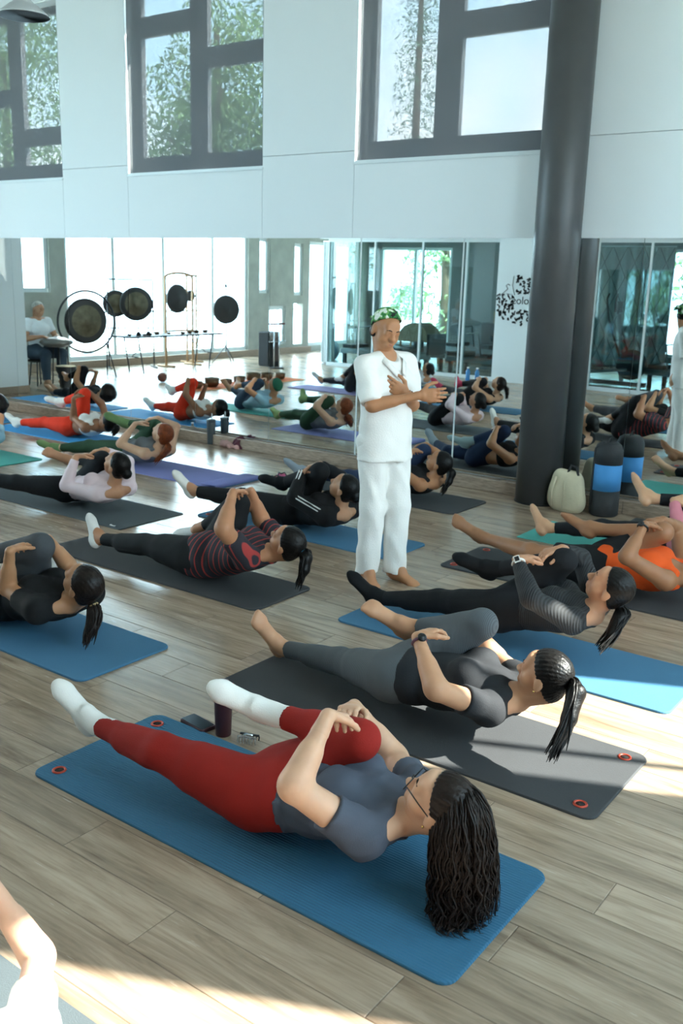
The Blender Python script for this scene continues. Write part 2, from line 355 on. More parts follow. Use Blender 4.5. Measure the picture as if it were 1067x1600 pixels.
wall_left = struct(m.build('wall_left', 'concrete'))
m = MB(); m.box2((XL, -3.6, 0), (XL + .10, 6.35, .14)); struct(m.build('baseboard_left', 'ledge'))
def glazing(i, spans, z0, z1, x=XL - .1, mid=None):
    m = MB(); y0, y1 = spans[0], spans[-1]
    m.box2((x - .05, y0, z0), (x + .05, y1, z0 + .08)); m.box2((x - .05, y0, z1 - .08), (x + .05, y1, z1))
    for y in spans: m.box2((x - .05, y - .04, z0 + .08), (x + .05, y + .04, z1 - .08))
    w = struct(m.build('window_%d' % i, 'frame_white'))
    for a, b in zip(spans[:-1], spans[1:]):
        p = MB(); p.box2((x - .004, a + .04, z0 + .08), (x + .004, b - .04, z1 - .08)); p.build('pane', 'glass', w)
    return w
glazing(4, [-1.27, -.17, 1.32, 2.68, 3.85], .14, 4.9)
glazing(5, [4.29, 4.91], 1.45, 2.75); glazing(6, [-2.01, -1.73], 1.45, 2.72); glazing(7, [-2.65, -2.09], .22, 1.15); glazing(8, [-3.31, -3.04], 1.4, 2.65); glazing(9, [-5.36, -4.5, -3.64], .14, 2.72)
# back: glass partition to the gym, white logo wall
m = MB()
m.box2((-12.9, YB - .2, 2.66), (XR + .2, YB, ZC)); m.box2((-8.62, YB - .2, 0), (-6.72, YB, 2.66))
wall_back = struct(m.build('wall_back', 'wall'))
def partition(i, xs_, z1=2.66):
    m = MB(); y = YB - .08
    m.box2((xs_[0], y - .03, 0), (xs_[-1], y + .03, .07)); m.box2((xs_[0], y - .03, z1 - .06), (xs_[-1], y + .03, z1))
    for x in xs_: m.box2((x - .018, y - .03, .07), (x + .018, y + .03, z1 - .06))
    w = struct(m.build('window_%d' % i, 'frame_white'))
    for a, b in zip(xs_[:-1], xs_[1:]):
        p = MB(); p.box2((a + .018, y - .005, .07), (b - .018, y + .005, z1 - .06)); p.build('pane', 'glass_part', w)
partition(10, [-12.7, -11.5, -10.35, -9.35, -8.64]); partition(11, [-6.70, -5.75, -4.6, -3.4, -2.2, -1.0, .2, 1.4, XR])
# gym room shell
m = MB(); m.box2((-12.75, YG, 2.95), (XR + .2, YB - .2, 3.05)); struct(m.build('ceiling_gym', mat('gym_ceiling', '#6d7274', .8)))
M['gymwall'] = mat('gym_grey_wall', '#6e7577', .75)
m = MB(); gx = [XL - .2, -14.95, -12.7, -8.9, -6.4, XR + .2]
m.box2((gx[0], YG - .2, 0), (gx[1], YG, ZC)); m.box2((gx[1], YG - .2, 2.68), (gx[5], YG, ZC)); m.box2((gx[2], YG - .2, 0), (gx[3], YG, 2.68)); m.box2((gx[4], YG - .2, 0), (gx[5], YG, 2.68)); m.box2((gx[1], YG - .2, 0), (gx[2], YG, .15)); m.box2((gx[3], YG - .2, 0), (gx[4], YG, .3))
struct(m.build('wall_gym', 'gymwall'))
def ywin(i, xs_, z0, z1, y=YG - .1):
    m = MB(); m.box2((xs_[0], y - .05, z0), (xs_[-1], y + .05, z0 + .07)); m.box2((xs_[0], y - .05, z1 - .07), (xs_[-1], y + .05, z1))
    for x in xs_: m.box2((x - .04, y - .05, z0 + .07), (x + .04, y + .05, z1 - .07))
    w = struct(m.build('window_%d' % i, 'frame_white'))
    for a, b in zip(xs_[:-1], xs_[1:]):
        p = MB(); p.box2((a + .04, y - .004, z0 + .07), (b - .04, y + .004, z1 - .07)); p.build('pane', 'glass', w)
ywin(12, [-14.91, -13.84, -12.74], .15, 2.68); ywin(13, [-8.86, -7.65, -6.44], .3, 2.68)
# right wall with two tall openings that let the sun in
m = MB(); a, b = XR, XR + .25
O = [(1.3, 3.46), (4.86, 6.14)]; RZ0, RZ1 = 1.25, 3.98
m.box2((a, YG, 0), (b, O[0][0], ZC)); m.box2((a, O[0][1], 0), (b, O[1][0], ZC)); m.box2((a, O[1][1], 0), (b, 8.2, ZC))
for y0, y1 in O: m.box2((a, y0, 0), (b, y1, RZ0)); m.box2((a, y0, RZ1), (b, y1, ZC))
struct(m.build('wall_right', 'wall'))
for i, (y0, y1) in enumerate(O):
    m = MB(); x = XR + .12; fw = .05
    for y in (y0, y1 - fw): m.box2((x - .04, y, RZ0), (x + .04, y + fw, RZ1))
    m.box2((x - .04, y0 + fw, RZ0), (x + .04, y1 - fw, RZ0 + fw)); m.box2((x - .04, y0 + fw, RZ1 - fw), (x + .04, y1 - fw, RZ1))
    if i == 1: m.box2((x - .03, y0 + .30, RZ0 + fw), (x + .03, y0 + .325, RZ1 - fw))
    w = struct(m.build('window_%d' % (14 + i), 'frame_white'))
    p = MB(); p.box2((x - .004, y0 + fw, RZ0 + fw), (x + .004, y1 - fw, RZ1 - fw)); p.build('pane', 'glass', w)
m = MB(); m.box2((XL - .2, YB - .2, ZC), (XR + .25, 8.2, ZC + .12)); m.box2((XL - .2, YG - .2, ZC), (-12.6, YB - .2, ZC + .12)); struct(m.build('ceiling', 'wall'))
m = MB(); m.box2((-12.9, YG, 3.05), (-12.7, YB - .2, ZC)); struct(m.build('wall_gym_side', 'wall'))
# ------------------------------------------------------------------ implicit surface bodies
def nv(v):
    v = np.asarray(v, float); l = np.linalg.norm(v); return v / l if l > 1e-9 else v
def A(*v): return np.array(v, float)
def cap(a, b, ra, rb, flat=1.0, fv=None, clips=(), sub=False):
    return dict(t='c', a=np.asarray(a, float), b=np.asarray(b, float), ra=ra, rb=rb, flat=flat, fv=fv, clips=list(clips), sub=sub)
def ell(c, ax, r, clips=(), sub=False):
    return dict(t='e', c=np.asarray(c, float), ax=np.asarray(ax, float), r=np.asarray(r, float), clips=list(clips), sub=sub)
def sph(c, r, **k): return ell(c, np.eye(3), (r, r, r), **k)
def inflate(p, t, clips=()):
    q = dict(p); q['clips'] = list(p['clips']) + list(clips)
    if p['t'] == 'c': q['ra'] = p['ra'] + t; q['rb'] = p['rb'] + t
    else: q['r'] = p['r'] + t
    return q
def pbox(p):
    if p['t'] == 'c':
        r = max(p['ra'], p['rb']); return np.minimum(p['a'], p['b']) - r, np.maximum(p['a'], p['b']) + r
    e = np.sqrt(((p['ax'] * p['r'][:, None]) ** 2).sum(0)); return p['c'] - e, p['c'] + e
def peval(p, X, Y, Z):
    if p['t'] == 'c':
        a, b = p['a'], p['b']; ba = b - a; L2 = ba @ ba + 1e-12
        x, y, z = X - a[0], Y - a[1], Z - a[2]
        t = np.clip((x * ba[0] + y * ba[1] + z * ba[2]) / L2, 0, 1)
        x = x - t * ba[0]; y = y - t * ba[1]; z = z - t * ba[2]
        if p['flat'] != 1.0:
            f = p['fv']; k = (x * f[0] + y * f[1] + z * f[2]) * (1.0 / p['flat'] - 1.0); x = x + k * f[0]; y = y + k * f[1]; z = z + k * f[2]
        d = np.sqrt(x * x + y * y + z * z) - (p['ra'] + (p['rb'] - p['ra']) * t)
    else:
        c, ax, r = p['c'], p['ax'], p['r']; x, y, z = X - c[0], Y - c[1], Z - c[2]; k0 = 0; k1 = 0
        for i in range(3):
            q = (x * ax[i][0] + y * ax[i][1] + z * ax[i][2]) / r[i]; k0 = k0 + q * q; k1 = k1 + (q / r[i]) ** 2
        k0 = np.sqrt(k0); d = k0 * (k0 - 1) / (np.sqrt(k1) + 1e-6)
    for pt, n in p['clips']:
        d = np.maximum(d, (X - pt[0]) * n[0] + (Y - pt[1]) * n[1] + (Z - pt[2]) * n[2])
    return d
def surface(prims, h, k=0.02, warp=None):
    """smooth union of the primitives, polygonised with surface nets -> verts, quads"""
    lo = np.min([pbox(p)[0] for p in prims if not p['sub']], 0) - 4 * h; hi = np.max([pbox(p)[1] for p in prims if not p['sub']], 0) + 4 * h
    n = np.ceil((hi - lo) / h).astype(int) + 1
    G = np.full(n, 0.5, np.float32); ax = [(lo[i] + h * np.arange(n[i])).astype(np.float32) for i in range(3)]
    for p in prims:
        a, b = pbox(p); m = k * 1.2 + 2.5 * h
        i0 = np.clip(np.floor((a - m - lo) / h).astype(int), 0, n); i1 = np.clip(np.ceil((b + m - lo) / h).astype(int) + 1, 0, n)
        if (i1 <= i0).any(): continue
        sl = tuple(slice(i0[q], i1[q]) for q in range(3))
        d = peval(p, ax[0][sl[0]][:, None, None], ax[1][sl[1]][None, :, None], ax[2][sl[2]][None, None, :]).astype(np.float32)
        g = G[sl]
        if p['sub']:
            ks = k * 0.5; t = np.clip(0.5 - 0.5 * (g + d) / ks, 0, 1); G[sl] = g * (1 - t) - d * t + ks * t * (1 - t)
        else:
            t = np.clip(0.5 + 0.5 * (g - d) / k, 0, 1); G[sl] = g * (1 - t) + d * t - k * t * (1 - t)
    if warp is not None: G += warp(ax[0][:, None, None], ax[1][None, :, None], ax[2][None, None, :])
    ins = G < 0
    c8 = [(i, j, l) for i in (0, 1) for j in (0, 1) for l in (0, 1)]
    cnt = np.zeros(n - 1, np.int8)
    for i, j, l in c8: cnt += ins[i:n[0] - 1 + i, j:n[1] - 1 + j, l:n[2] - 1 + l]
    I = np.argwhere((cnt > 0) & (cnt < 8))
    vals = np.stack([G[I[:, 0] + i, I[:, 1] + j, I[:, 2] + l] for i, j, l in c8], 1)
    acc = np.zeros((len(I), 3)); num = np.zeros(len(I)); C8 = np.array(c8, float)
    for a in range(8):
        for b in range(a + 1, 8):
            if np.abs(C8[a] - C8[b]).sum() != 1: continue
            va, vb = vals[:, a], vals[:, b]; x = (va < 0) != (vb < 0)
            t = np.where(x, va / np.where(x, va - vb, 1), 0)
            acc += np.where(x[:, None], C8[a] + t[:, None] * (C8[b] - C8[a]), 0); num += x
    V = lo + h * (I + acc / num[:, None])
    idx = np.full(n - 1, -1, np.int32); idx[I[:, 0], I[:, 1], I[:, 2]] = np.arange(len(I))
    Q = []
    for axn in range(3):
        s0 = [slice(None)] * 3; s1 = [slice(None)] * 3; s0[axn] = slice(0, n[axn] - 1); s1[axn] = slice(1, n[axn])
        E = np.argwhere(ins[tuple(s0)] != ins[tuple(s1)]); u, w = (axn + 1) % 3, (axn + 2) % 3
        E = E[(E[:, u] > 0) & (E[:, w] > 0) & (E[:, u] < n[u] - 1) & (E[:, w] < n[w] - 1)]
        if not len(E): continue
        flip = ~ins[E[:, 0], E[:, 1], E[:, 2]]
        def cell(du, dw):
            F = E.copy(); F[:, u] += du; F[:, w] += dw; return idx[F[:, 0], F[:, 1], F[:, 2]]
        q = np.stack([cell(-1, -1), cell(0, -1), cell(0, 0), cell(-1, 0)], 1); q[flip] = q[flip][:, ::-1]; Q.append(q)
    Q = np.concatenate(Q); Q = Q[(Q >= 0).all(1)]
    return V, Q
def join(parts):
    V = []; Q = []; o = 0
    for v, q in parts: V.append(v); Q.append(q + o); o += len(v)
    return np.concatenate(V), np.concatenate(Q)

# ---- skeleton -> primitives
def torso_prims(J, s, w, male=False, bust=1.0):
    P = (J['hipL'] + J['hipR']) / 2; N = (J['shL'] + J['shR']) / 2; T = np.linalg.norm(N - P); up = (N - P) / T
    lat = J['shR'] - J['shL']; lat = nv(lat - up * (lat @ up)); fr = np.cross(up, lat); ax = np.array([lat, up, fr])
    hl = nv(J['hipR'] - J['hipL']); at = lambda t, l=0, f=0: P + up * T * t + lat * l * s + fr * f * s
    E = lambda c, a, b, d: ell(c, ax, np.array([a, b, d]) * s)
    pr = [cap(J['hipL'] + hl * .03 * s, J['hipR'] - hl * .03 * s, .102 * s * w, .102 * s * w),
          E(at(.14), .150 * w if not male else .145, .12, .108 * w), E(at(.42), (.122 if not male else .142) * w, .15, .100 * w),
          E(at(.70, 0, .005), .142 * (w * .5 + .5) if not male else .152, .165, .108), E(at(.88, 0, -.005), .155 if not male else .165, .085, .080),
          cap(J['shL'] - lat * -.02 * s, J['shR'] - lat * .02 * s, .050 * s, .050 * s)]
    for sg in (-1, 1):
        pr.append(E(at(-.05, sg * .075, -.035), .085 * w, .10, .085))
        if not male: pr.append(E(at(.69, sg * .072, .082), .062 * bust, .066 * bust, .058 * bust))
        else: pr.append(E(at(.74, sg * .08, .07), .08, .07, .05))
    for c in 'LR': pr.append(cap(N + up * .050 * s - fr * .012 * s, J['sh' + c] + up * .012 * s, .046 * s, .044 * s))
    return pr, dict(P=P, N=N, up=up, lat=lat, fr=fr, T=T, at=at)
def leg_prims(J, c, s, w):
    h, k, a, t = J['hip' + c], J['knee' + c], J['ank' + c], J['toe' + c]
    sd = nv(a - k); fa = nv(t - a); fore = fa - sd * (fa @ sd); fore = nv(fore) if np.linalg.norm(fore) > .05 else A(0, 0, 1)
    td = nv(k - h)
    thigh = [cap(h, k, .088 * s * w, .056 * s * (w * .5 + .5)), cap(h + (k - h) * .15, h + (k - h) * .6, .090 * s * w, .072 * s * w)]
    calf = k + (a - k) * .30 - fore * .016 * s
    shin = [cap(k, a, .052 * s, .034 * s), cap(k + (a - k) * .12 - fore * .008 * s, k + (a - k) * .5 - fore * .012 * s, .052 * s * w, .044 * s * w), sph(k + fore * .006 * s - td * .0, .056 * s)]
    return thigh, shin, dict(h=h, k=k, a=a, t=t, sd=sd, fore=fore, td=td)
def foot_prims(F, s, bare):
    a, t, sd, fore = F['a'], F['t'], F['sd'], F['fore']; fa = nv(t - a); lat = nv(np.cross(fa, sd))
    heel = a + sd * .040 * s - fore * .030 * s; ball = t
    dn = nv(np.cross(lat, fa)); dn = dn if dn @ sd > 0 else -dn
    pr = [cap(a - sd * .02 * s, a + fa * .05 * s, .035 * s, .036 * s), cap(heel, heel + fa * .03 * s, .031 * s, .033 * s),
          cap(a + fa * .04 * s + dn * .012 * s, ball + dn * .012 * s, .036 * s, .036 * s, .68, dn), cap(heel, ball + dn * .018 * s, .030 * s, .030 * s, .8, dn)]
    if bare:
        for i in range(5):
            o = (i - 2) * .0155 * s; L = (.046, .044, .040, .034, .027)[i] * s; r = (.0125, .0095, .009, .0085, .008)[i] * s
            o *= F.get('bigside', 1); b0 = ball + lat * o + dn * .012 * s; pr.append(cap(b0, b0 + fa * L, r * 1.15, r))
    else: pr.append(cap(ball + dn * .012 * s, ball + fa * .03 * s + dn * .010 * s, .034 * s, .024 * s, .62, dn))
    return pr
def arm_prims(J, c, s, w):
    a, b, d = J['sh' + c], J['el' + c], J['wr' + c]
    return [sph(a, .056 * s * (w * .4 + .6)), cap(a, b, .049 * s * w, .037 * s * w)], [cap(b, d, .037 * s * w, .024 * s), cap(b + (d - b) * .08, b + (d - b) * .45, .039 * s * w, .032 * s * w)]
def hand_prims(J, c, s, curl=.45, spread=.10):
    w = J['wr' + c]; d = nv(J['hd' + c]); n = J['hn' + c]; n = nv(n - d * (n @ d)); l = np.cross(d, n)
    # thumb side: for the right hand seen with fingers d and palm n, thumb lies towards d x n (times side)
    th = l * (-1 if c == 'L' else 1) * J.get('thumbflip' + c, 1)
    kn = w + d * .088 * s
    pr = [cap(w, w + d * .03 * s, .024 * s, .026 * s, .8, n), cap(w + d * .03 * s + th * .012 * s, kn + th * .022 * s - d * .008 * s, .024 * s, .021 * s, .55, n),
          cap(w + d * .03 * s - th * .010 * s, kn - th * .022 * s - d * .014 * s, .024 * s, .020 * s, .55, n), cap(w + d * .03 * s, kn - d * .008 * s, .025 * s, .024 * s, .55, n)]
    for i, (o, L, r) in enumerate(((.031, .070, .0088), (.011, .078, .0090), (-.010, .072, .0086), (-.029, .056, .0078))):
        p = kn + th * o * s - d * (.004 + .006 * (i == 3)) * s; dd = nv(d + th * o * spread / .03); ang = .25 * curl
        for seg, fr in enumerate((.45, .30, .25)):
            ang += curl * (.75 if seg else .55) * (1 + .12 * i); e = nv(dd * math.cos(ang) + n * math.sin(ang))
            q = p + e * L * fr * s * 1.05; pr.append(cap(p, q, r * s * (1 - .08 * seg), r * s * (.94 - .09 * seg))); p = q
    p = w + d * .028 * s + th * .022 * s + n * .004 * s
    for L, v, r in ((.042, d * .55 + th * .75 + n * .25, .0135), (.034, d * .85 + th * .35 + n * .30 * (1 + curl), .0108), (.026, d * .95 + th * .10 + n * .25 * (1 + curl), .0095)):
        q = p + nv(v) * L * s; pr.append(cap(p, q, r * s, r * s * .88)); p = q
    return pr
def head_frame(J):
    N = (J['shL'] + J['shR']) / 2; hc = J['head']; hf = nv(J['hf']); hu = J.get('hu', hc - N); hu = nv(hu - hf * (hu @ hf)); hs = np.cross(hf, hu)
    return hc, hf, hu, hs
def head_prims(J, s, male=False):
    hc, hf, hu, hs = head_frame(J); s = s * 1.0; ax = np.array([hs, hf, hu]); N = (J['shL'] + J['shR']) / 2
    at = lambda x, f, u: hc + (hs * x + hf * f + hu * u) * s
    E = lambda c, a, b, d, **k: ell(c, ax, np.array([a, b, d]) * s, **k)
    pr = [E(at(0, -.012, .026), .074, .092, .086), E(at(0, .030, -.030), .058, .062, .080), E(at(0, .050, -.078), .042 if male else .036, .036, .032),
          E(at(.034, .050, -.030), .030, .034, .034), E(at(-.034, .050, -.030), .030, .034, .034), E(at(0, .066, .040), .050, .030, .040),
          cap(at(0, .094, .004), at(0, .114, -.026), .008 * s, .0125 * s), cap(at(-.011, .102, -.029), at(.011, .102, -.029), .009 * s, .009 * s),
          cap(at(-.030, .084, .017), at(.030, .084, .017), .012 * s, .012 * s), cap(at(-.017, .089, -.055), at(.017, .089, -.055), .009 * s, .009 * s), cap(at(-.012, .087, -.064), at(.012, .087, -.064), .009 * s, .009 * s)]
    for g in (-1, 1):
        pr.append(E(at(g * .031, .098, .001), .017, .014, .010, sub=True)); pr.append(E(at(g * .076, -.012, -.014), .009, .019, .032)); pr.append(E(at(g * .031, .080, .001), .014, .012, .012))
    neck = [cap(N - nv(hc - N) * .01 * s, at(0, -.030, -.055), .056 * s * (1.12 if male else 1), .050 * s * (1.12 if male else 1))]
    return pr, neck
FOLD = np.random.RandomState(3)
def folds(amp, freq, seed=0, anis=(1, 1, 1)):
    R = np.random.RandomState(seed); D = R.normal(size=(5, 3)) * np.array(anis); ph = R.uniform(0, 6.28, 5); fq = freq * R.uniform(.6, 1.5, 5)
    D /= np.linalg.norm(D, axis=1)[:, None]
    def f(X, Y, Z):
        o = 0
        for i in range(5):
            u = (X * D[i, 0] + Y * D[i, 1] + Z * D[i, 2]) * fq[i] + ph[i]; o = o + np.sin(u + 1.3 * np.sin((X * D[i, 1] + Y * D[i, 2] + Z * D[i, 0]) * fq[i] * .45))
        return (amp * .45 * o).astype(np.float32)
    return f
SKIN = {}
def skin(tone):
    if tone not in SKIN: SKIN[tone] = mat('skin_' + tone.strip('#'), tone, 0.5, var=0.06, vscale=14, bump=0.03, bscale=180, spec=0.35, sss=0.12)
    return SKIN[tone]
def hairmat(name, c1, rough=0.42):
    return mat('hair_' + name, c1, rough, var=0.35, vscale=30, bump=0.35, bscale=60, spec=0.22)
M['hair_black'] = hairmat('black', '#0e0c0b'); M['hair_brown'] = hairmat('brown', '#1d1410'); M['hair_red'] = hairmat('red', '#7a3a1c', 0.5); M['hair_grey'] = hairmat('grey', '#b7b3ab', 0.6)
M['eye_white'] = mat('eye_white', '#e6e2dc', 0.3); M['eye_dark'] = mat('eye_iris', '#1d130d', 0.2); M['lip'] = mat('lip', '#a5635a', 0.5); M['brow'] = mat('eyebrow', '#221a15', 0.8)

def strand_mesh(paths, radii, n=5):
    V = []; Q = []
    for P, r in zip(paths, radii):
        P = np.asarray(P); m = len(P); t = np.gradient(P, axis=0); t /= np.linalg.norm(t, axis=1)[:, None] + 1e-9
        u = np.cross(t, A(.31, .52, .79)); u /= np.linalg.norm(u, axis=1)[:, None] + 1e-9; w = np.cross(t, u)
        rr = r * np.concatenate([np.linspace(.7, 1, max(2, m // 3)), np.ones(m - max(2, m // 3) - max(2, m // 4)), np.linspace(1, .25, max(2, m // 4))])[:, None]
        o = sum(len(x) for x in V)
        V.append(np.concatenate([P[:, None] + (u * rr * math.cos(a))[:, None] + (w * rr * math.sin(a))[:, None] for a in 2 * np.pi * np.arange(n) / n], 1).reshape(-1, 3))
        i = np.arange(m - 1)[:, None] * n; k = np.arange(n)[None]; k2 = (k + 1) % n
        Q.append(np.stack([i + k, i + k2, i + n + k2, i + n + k], -1).reshape(-1, 4) + o)
    return np.concatenate(V), np.concatenate(Q)
def hair_geo(J, s, style, h, tip=None, seed=0, floorz=.015):
    hc, hf, hu, hs = head_frame(J); ax = np.array([hs, hf, hu]); R = np.random.RandomState(seed)
    at = lambda x, f, u: hc + (hs * x + hf * f + hu * u) * s
    cn = nv(hf - hu * .75); cl = [(at(0, .052, .072), cn)]
    if style in ('buzz',): cl = [(at(0, .055, .085), nv(hf - hu * 1.2))]
    root = {'pony': at(0, -.105, .03), 'bun': at(0, -.115, .01), 'lowpony': at(0, -.10, -.045), 'long': at(0, -.09, .0), 'braid': at(0, -.10, .02), 'buzz': at(0, -.1, 0), 'curly': at(0, -.09, 0)}[style]
    axis = nv(root - hc); e1 = nv(np.cross(axis, hu + .3 * hs)); e2 = np.cross(axis, e1)
    def groove(X, Y, Z):
        x, y, z = X - hc[0], Y - hc[1], Z - hc[2]; f = np.arctan2(x * e2[0] + y * e2[1] + z * e2[2], x * e1[0] + y * e1[1] + z * e1[2]); r = x * axis[0] + y * axis[1] + z * axis[2]
        return (.0014 * s * (np.sin(34 * f + 8 * r / .1) + .6 * np.sin(57 * f - 3))).astype(np.float32)
    off = .009 if style != 'curly' else .03
    pr = [ell(at(0, -.012, .026), ax, np.array([.074 + off, .092 + off, .086 + off]) * s, clips=cl)]
    if style == 'long': pr += [cap(at(0, -.06, .01), at(0, -.06, .01) + A(.05, -.03, -.13), .068 * s, .062 * s, clips=cl), cap(at(0, -.06, .01) + A(.05, -.03, -.13), at(0, -.06, .01) + A(.06, -.07, -.20), .06 * s, .03 * s)]
    if style != 'buzz': pr.append(ell(at(0, -.04, -.02), ax, np.array([.070, .058, .075]) * s * (1 if style != 'curly' else 1.5), clips=cl))
    parts = []
    if style == 'bun': pr += [ell(root, ax, np.array([.042, .036, .042]) * s), cap(root, root - axis * .03, .034 * s, .04 * s)]
    if style == 'curly':
        for i in range(46):
            d = nv(R.normal(size=3)); d = d - hf * max(0, d @ hf) * 1.2; pr.append(sph(at(0, -.035, .0) + d * .085 * s, R.uniform(.03, .045) * s, clips=cl))
    parts.append(surface(pr, h, .012, groove if style != 'curly' else None))
    if style in ('pony', 'lowpony', 'braid') and tip is not None:
        tip = np.asarray(tip, float); c1 = root + axis * .07 * s + A(0, 0, .015); n_ = 60 if h < .006 else 26; P = []; rad = []
        for i in range(n_):
            a = R.uniform(0, 6.28); q = math.sqrt(R.uniform(0, 1)); u1 = (e1 * math.cos(a) + e2 * math.sin(a)) * q; tt = np.linspace(0, 1, 14)[:, None]
            base = (1 - tt) ** 2 * root + 2 * tt * (1 - tt) * c1 + tt ** 2 * (tip + R.normal(size=3) * .012)
            prof = (.014 + .036 * np.sin(np.pi * np.clip(tt * .85 + .08, 0, 1)))
            if style == 'braid': prof = .018 + .008 * np.abs(np.sin(tt * 16))
            pt = base + u1[None] * prof * s + .004 * np.sin(tt * 9 + R.uniform(0, 6, 3)[None]); pt[:, 2] = np.maximum(pt[:, 2], floorz + .006); P.append(pt); rad.append(R.uniform(.004, .0065) * s)
        V, Q = strand_mesh(P, rad); parts.append((V, Q))
        parts.append(surface([cap(root - axis * .01, root + axis * .02, .02 * s, .022 * s)] + [cap((1 - t) ** 2 * root + 2 * t * (1 - t) * c1 + t * t * tip, (1 - u) ** 2 * root + 2 * u * (1 - u) * c1 + u * u * tip, r1 * s, r2 * s) for t, u, r1, r2 in ((0, .35, .016, .037), (.35, .7, .037, .030), (.7, 1, .030, .006))], h * 1.2, .015))
    if style == 'long':
        P = []; rad = []
        for i in range(900):
            d = nv(-hf * R.uniform(-.02, .95) + hu * R.uniform(-.45, .95) + hs * R.normal() * .8)
            p0 = at(0, -.012, .026) + (hs * (d @ hs) * .080 + hf * (d @ hf) * .098 + hu * (d @ hu) * .092) * s
            L = R.uniform(.25, .40); m = 20; pt = [p0 - d * .012 * s]; tg = -A(0, 0, 1) - d * (-d[2]); v = nv(d * .45 + tg + A(.10 + .12 * R.normal(), -.20 + .18 * R.normal(), 0)); ph = R.uniform(0, 6.28); side = nv(np.cross(v, A(0, 0, 1)) + .01)
            for k in range(m):
                v = nv(v + A(.02, -.012, -.22)); st = v * L / m; q = pt[-1] + st
                e = q - at(0, -.012, .02); e_ = np.array([e @ hs / .086, e @ hf / .104, e @ hu / .098]) / s
                if np.linalg.norm(e_) < 1: q = at(0, -.012, .02) + e / np.linalg.norm(e_)
                if q[2] < floorz + .008 + .03 * R.rand():
                    q[2] = floorz + .008 + .012 * R.rand(); q = q + A(.006, -.010, 0) * R.uniform(.2, 1.2)
                pt.append(q)
            pt = np.array(pt); kk = np.linspace(0, 1, len(pt))[:, None]; am = .0012 + .014 * kk ** 1.4
            pt = pt + am * (np.sin(kk * 24 + ph) * side[None] + np.cos(kk * 24 + ph) * A(0, 0, .6)[None]); pt[:, 2] = np.maximum(pt[:, 2], floorz + .006)
            P.append(pt); rad.append(R.uniform(.0022, .0048) * s)
        parts.append(strand_mesh(P, rad, 4))
    return join(parts)

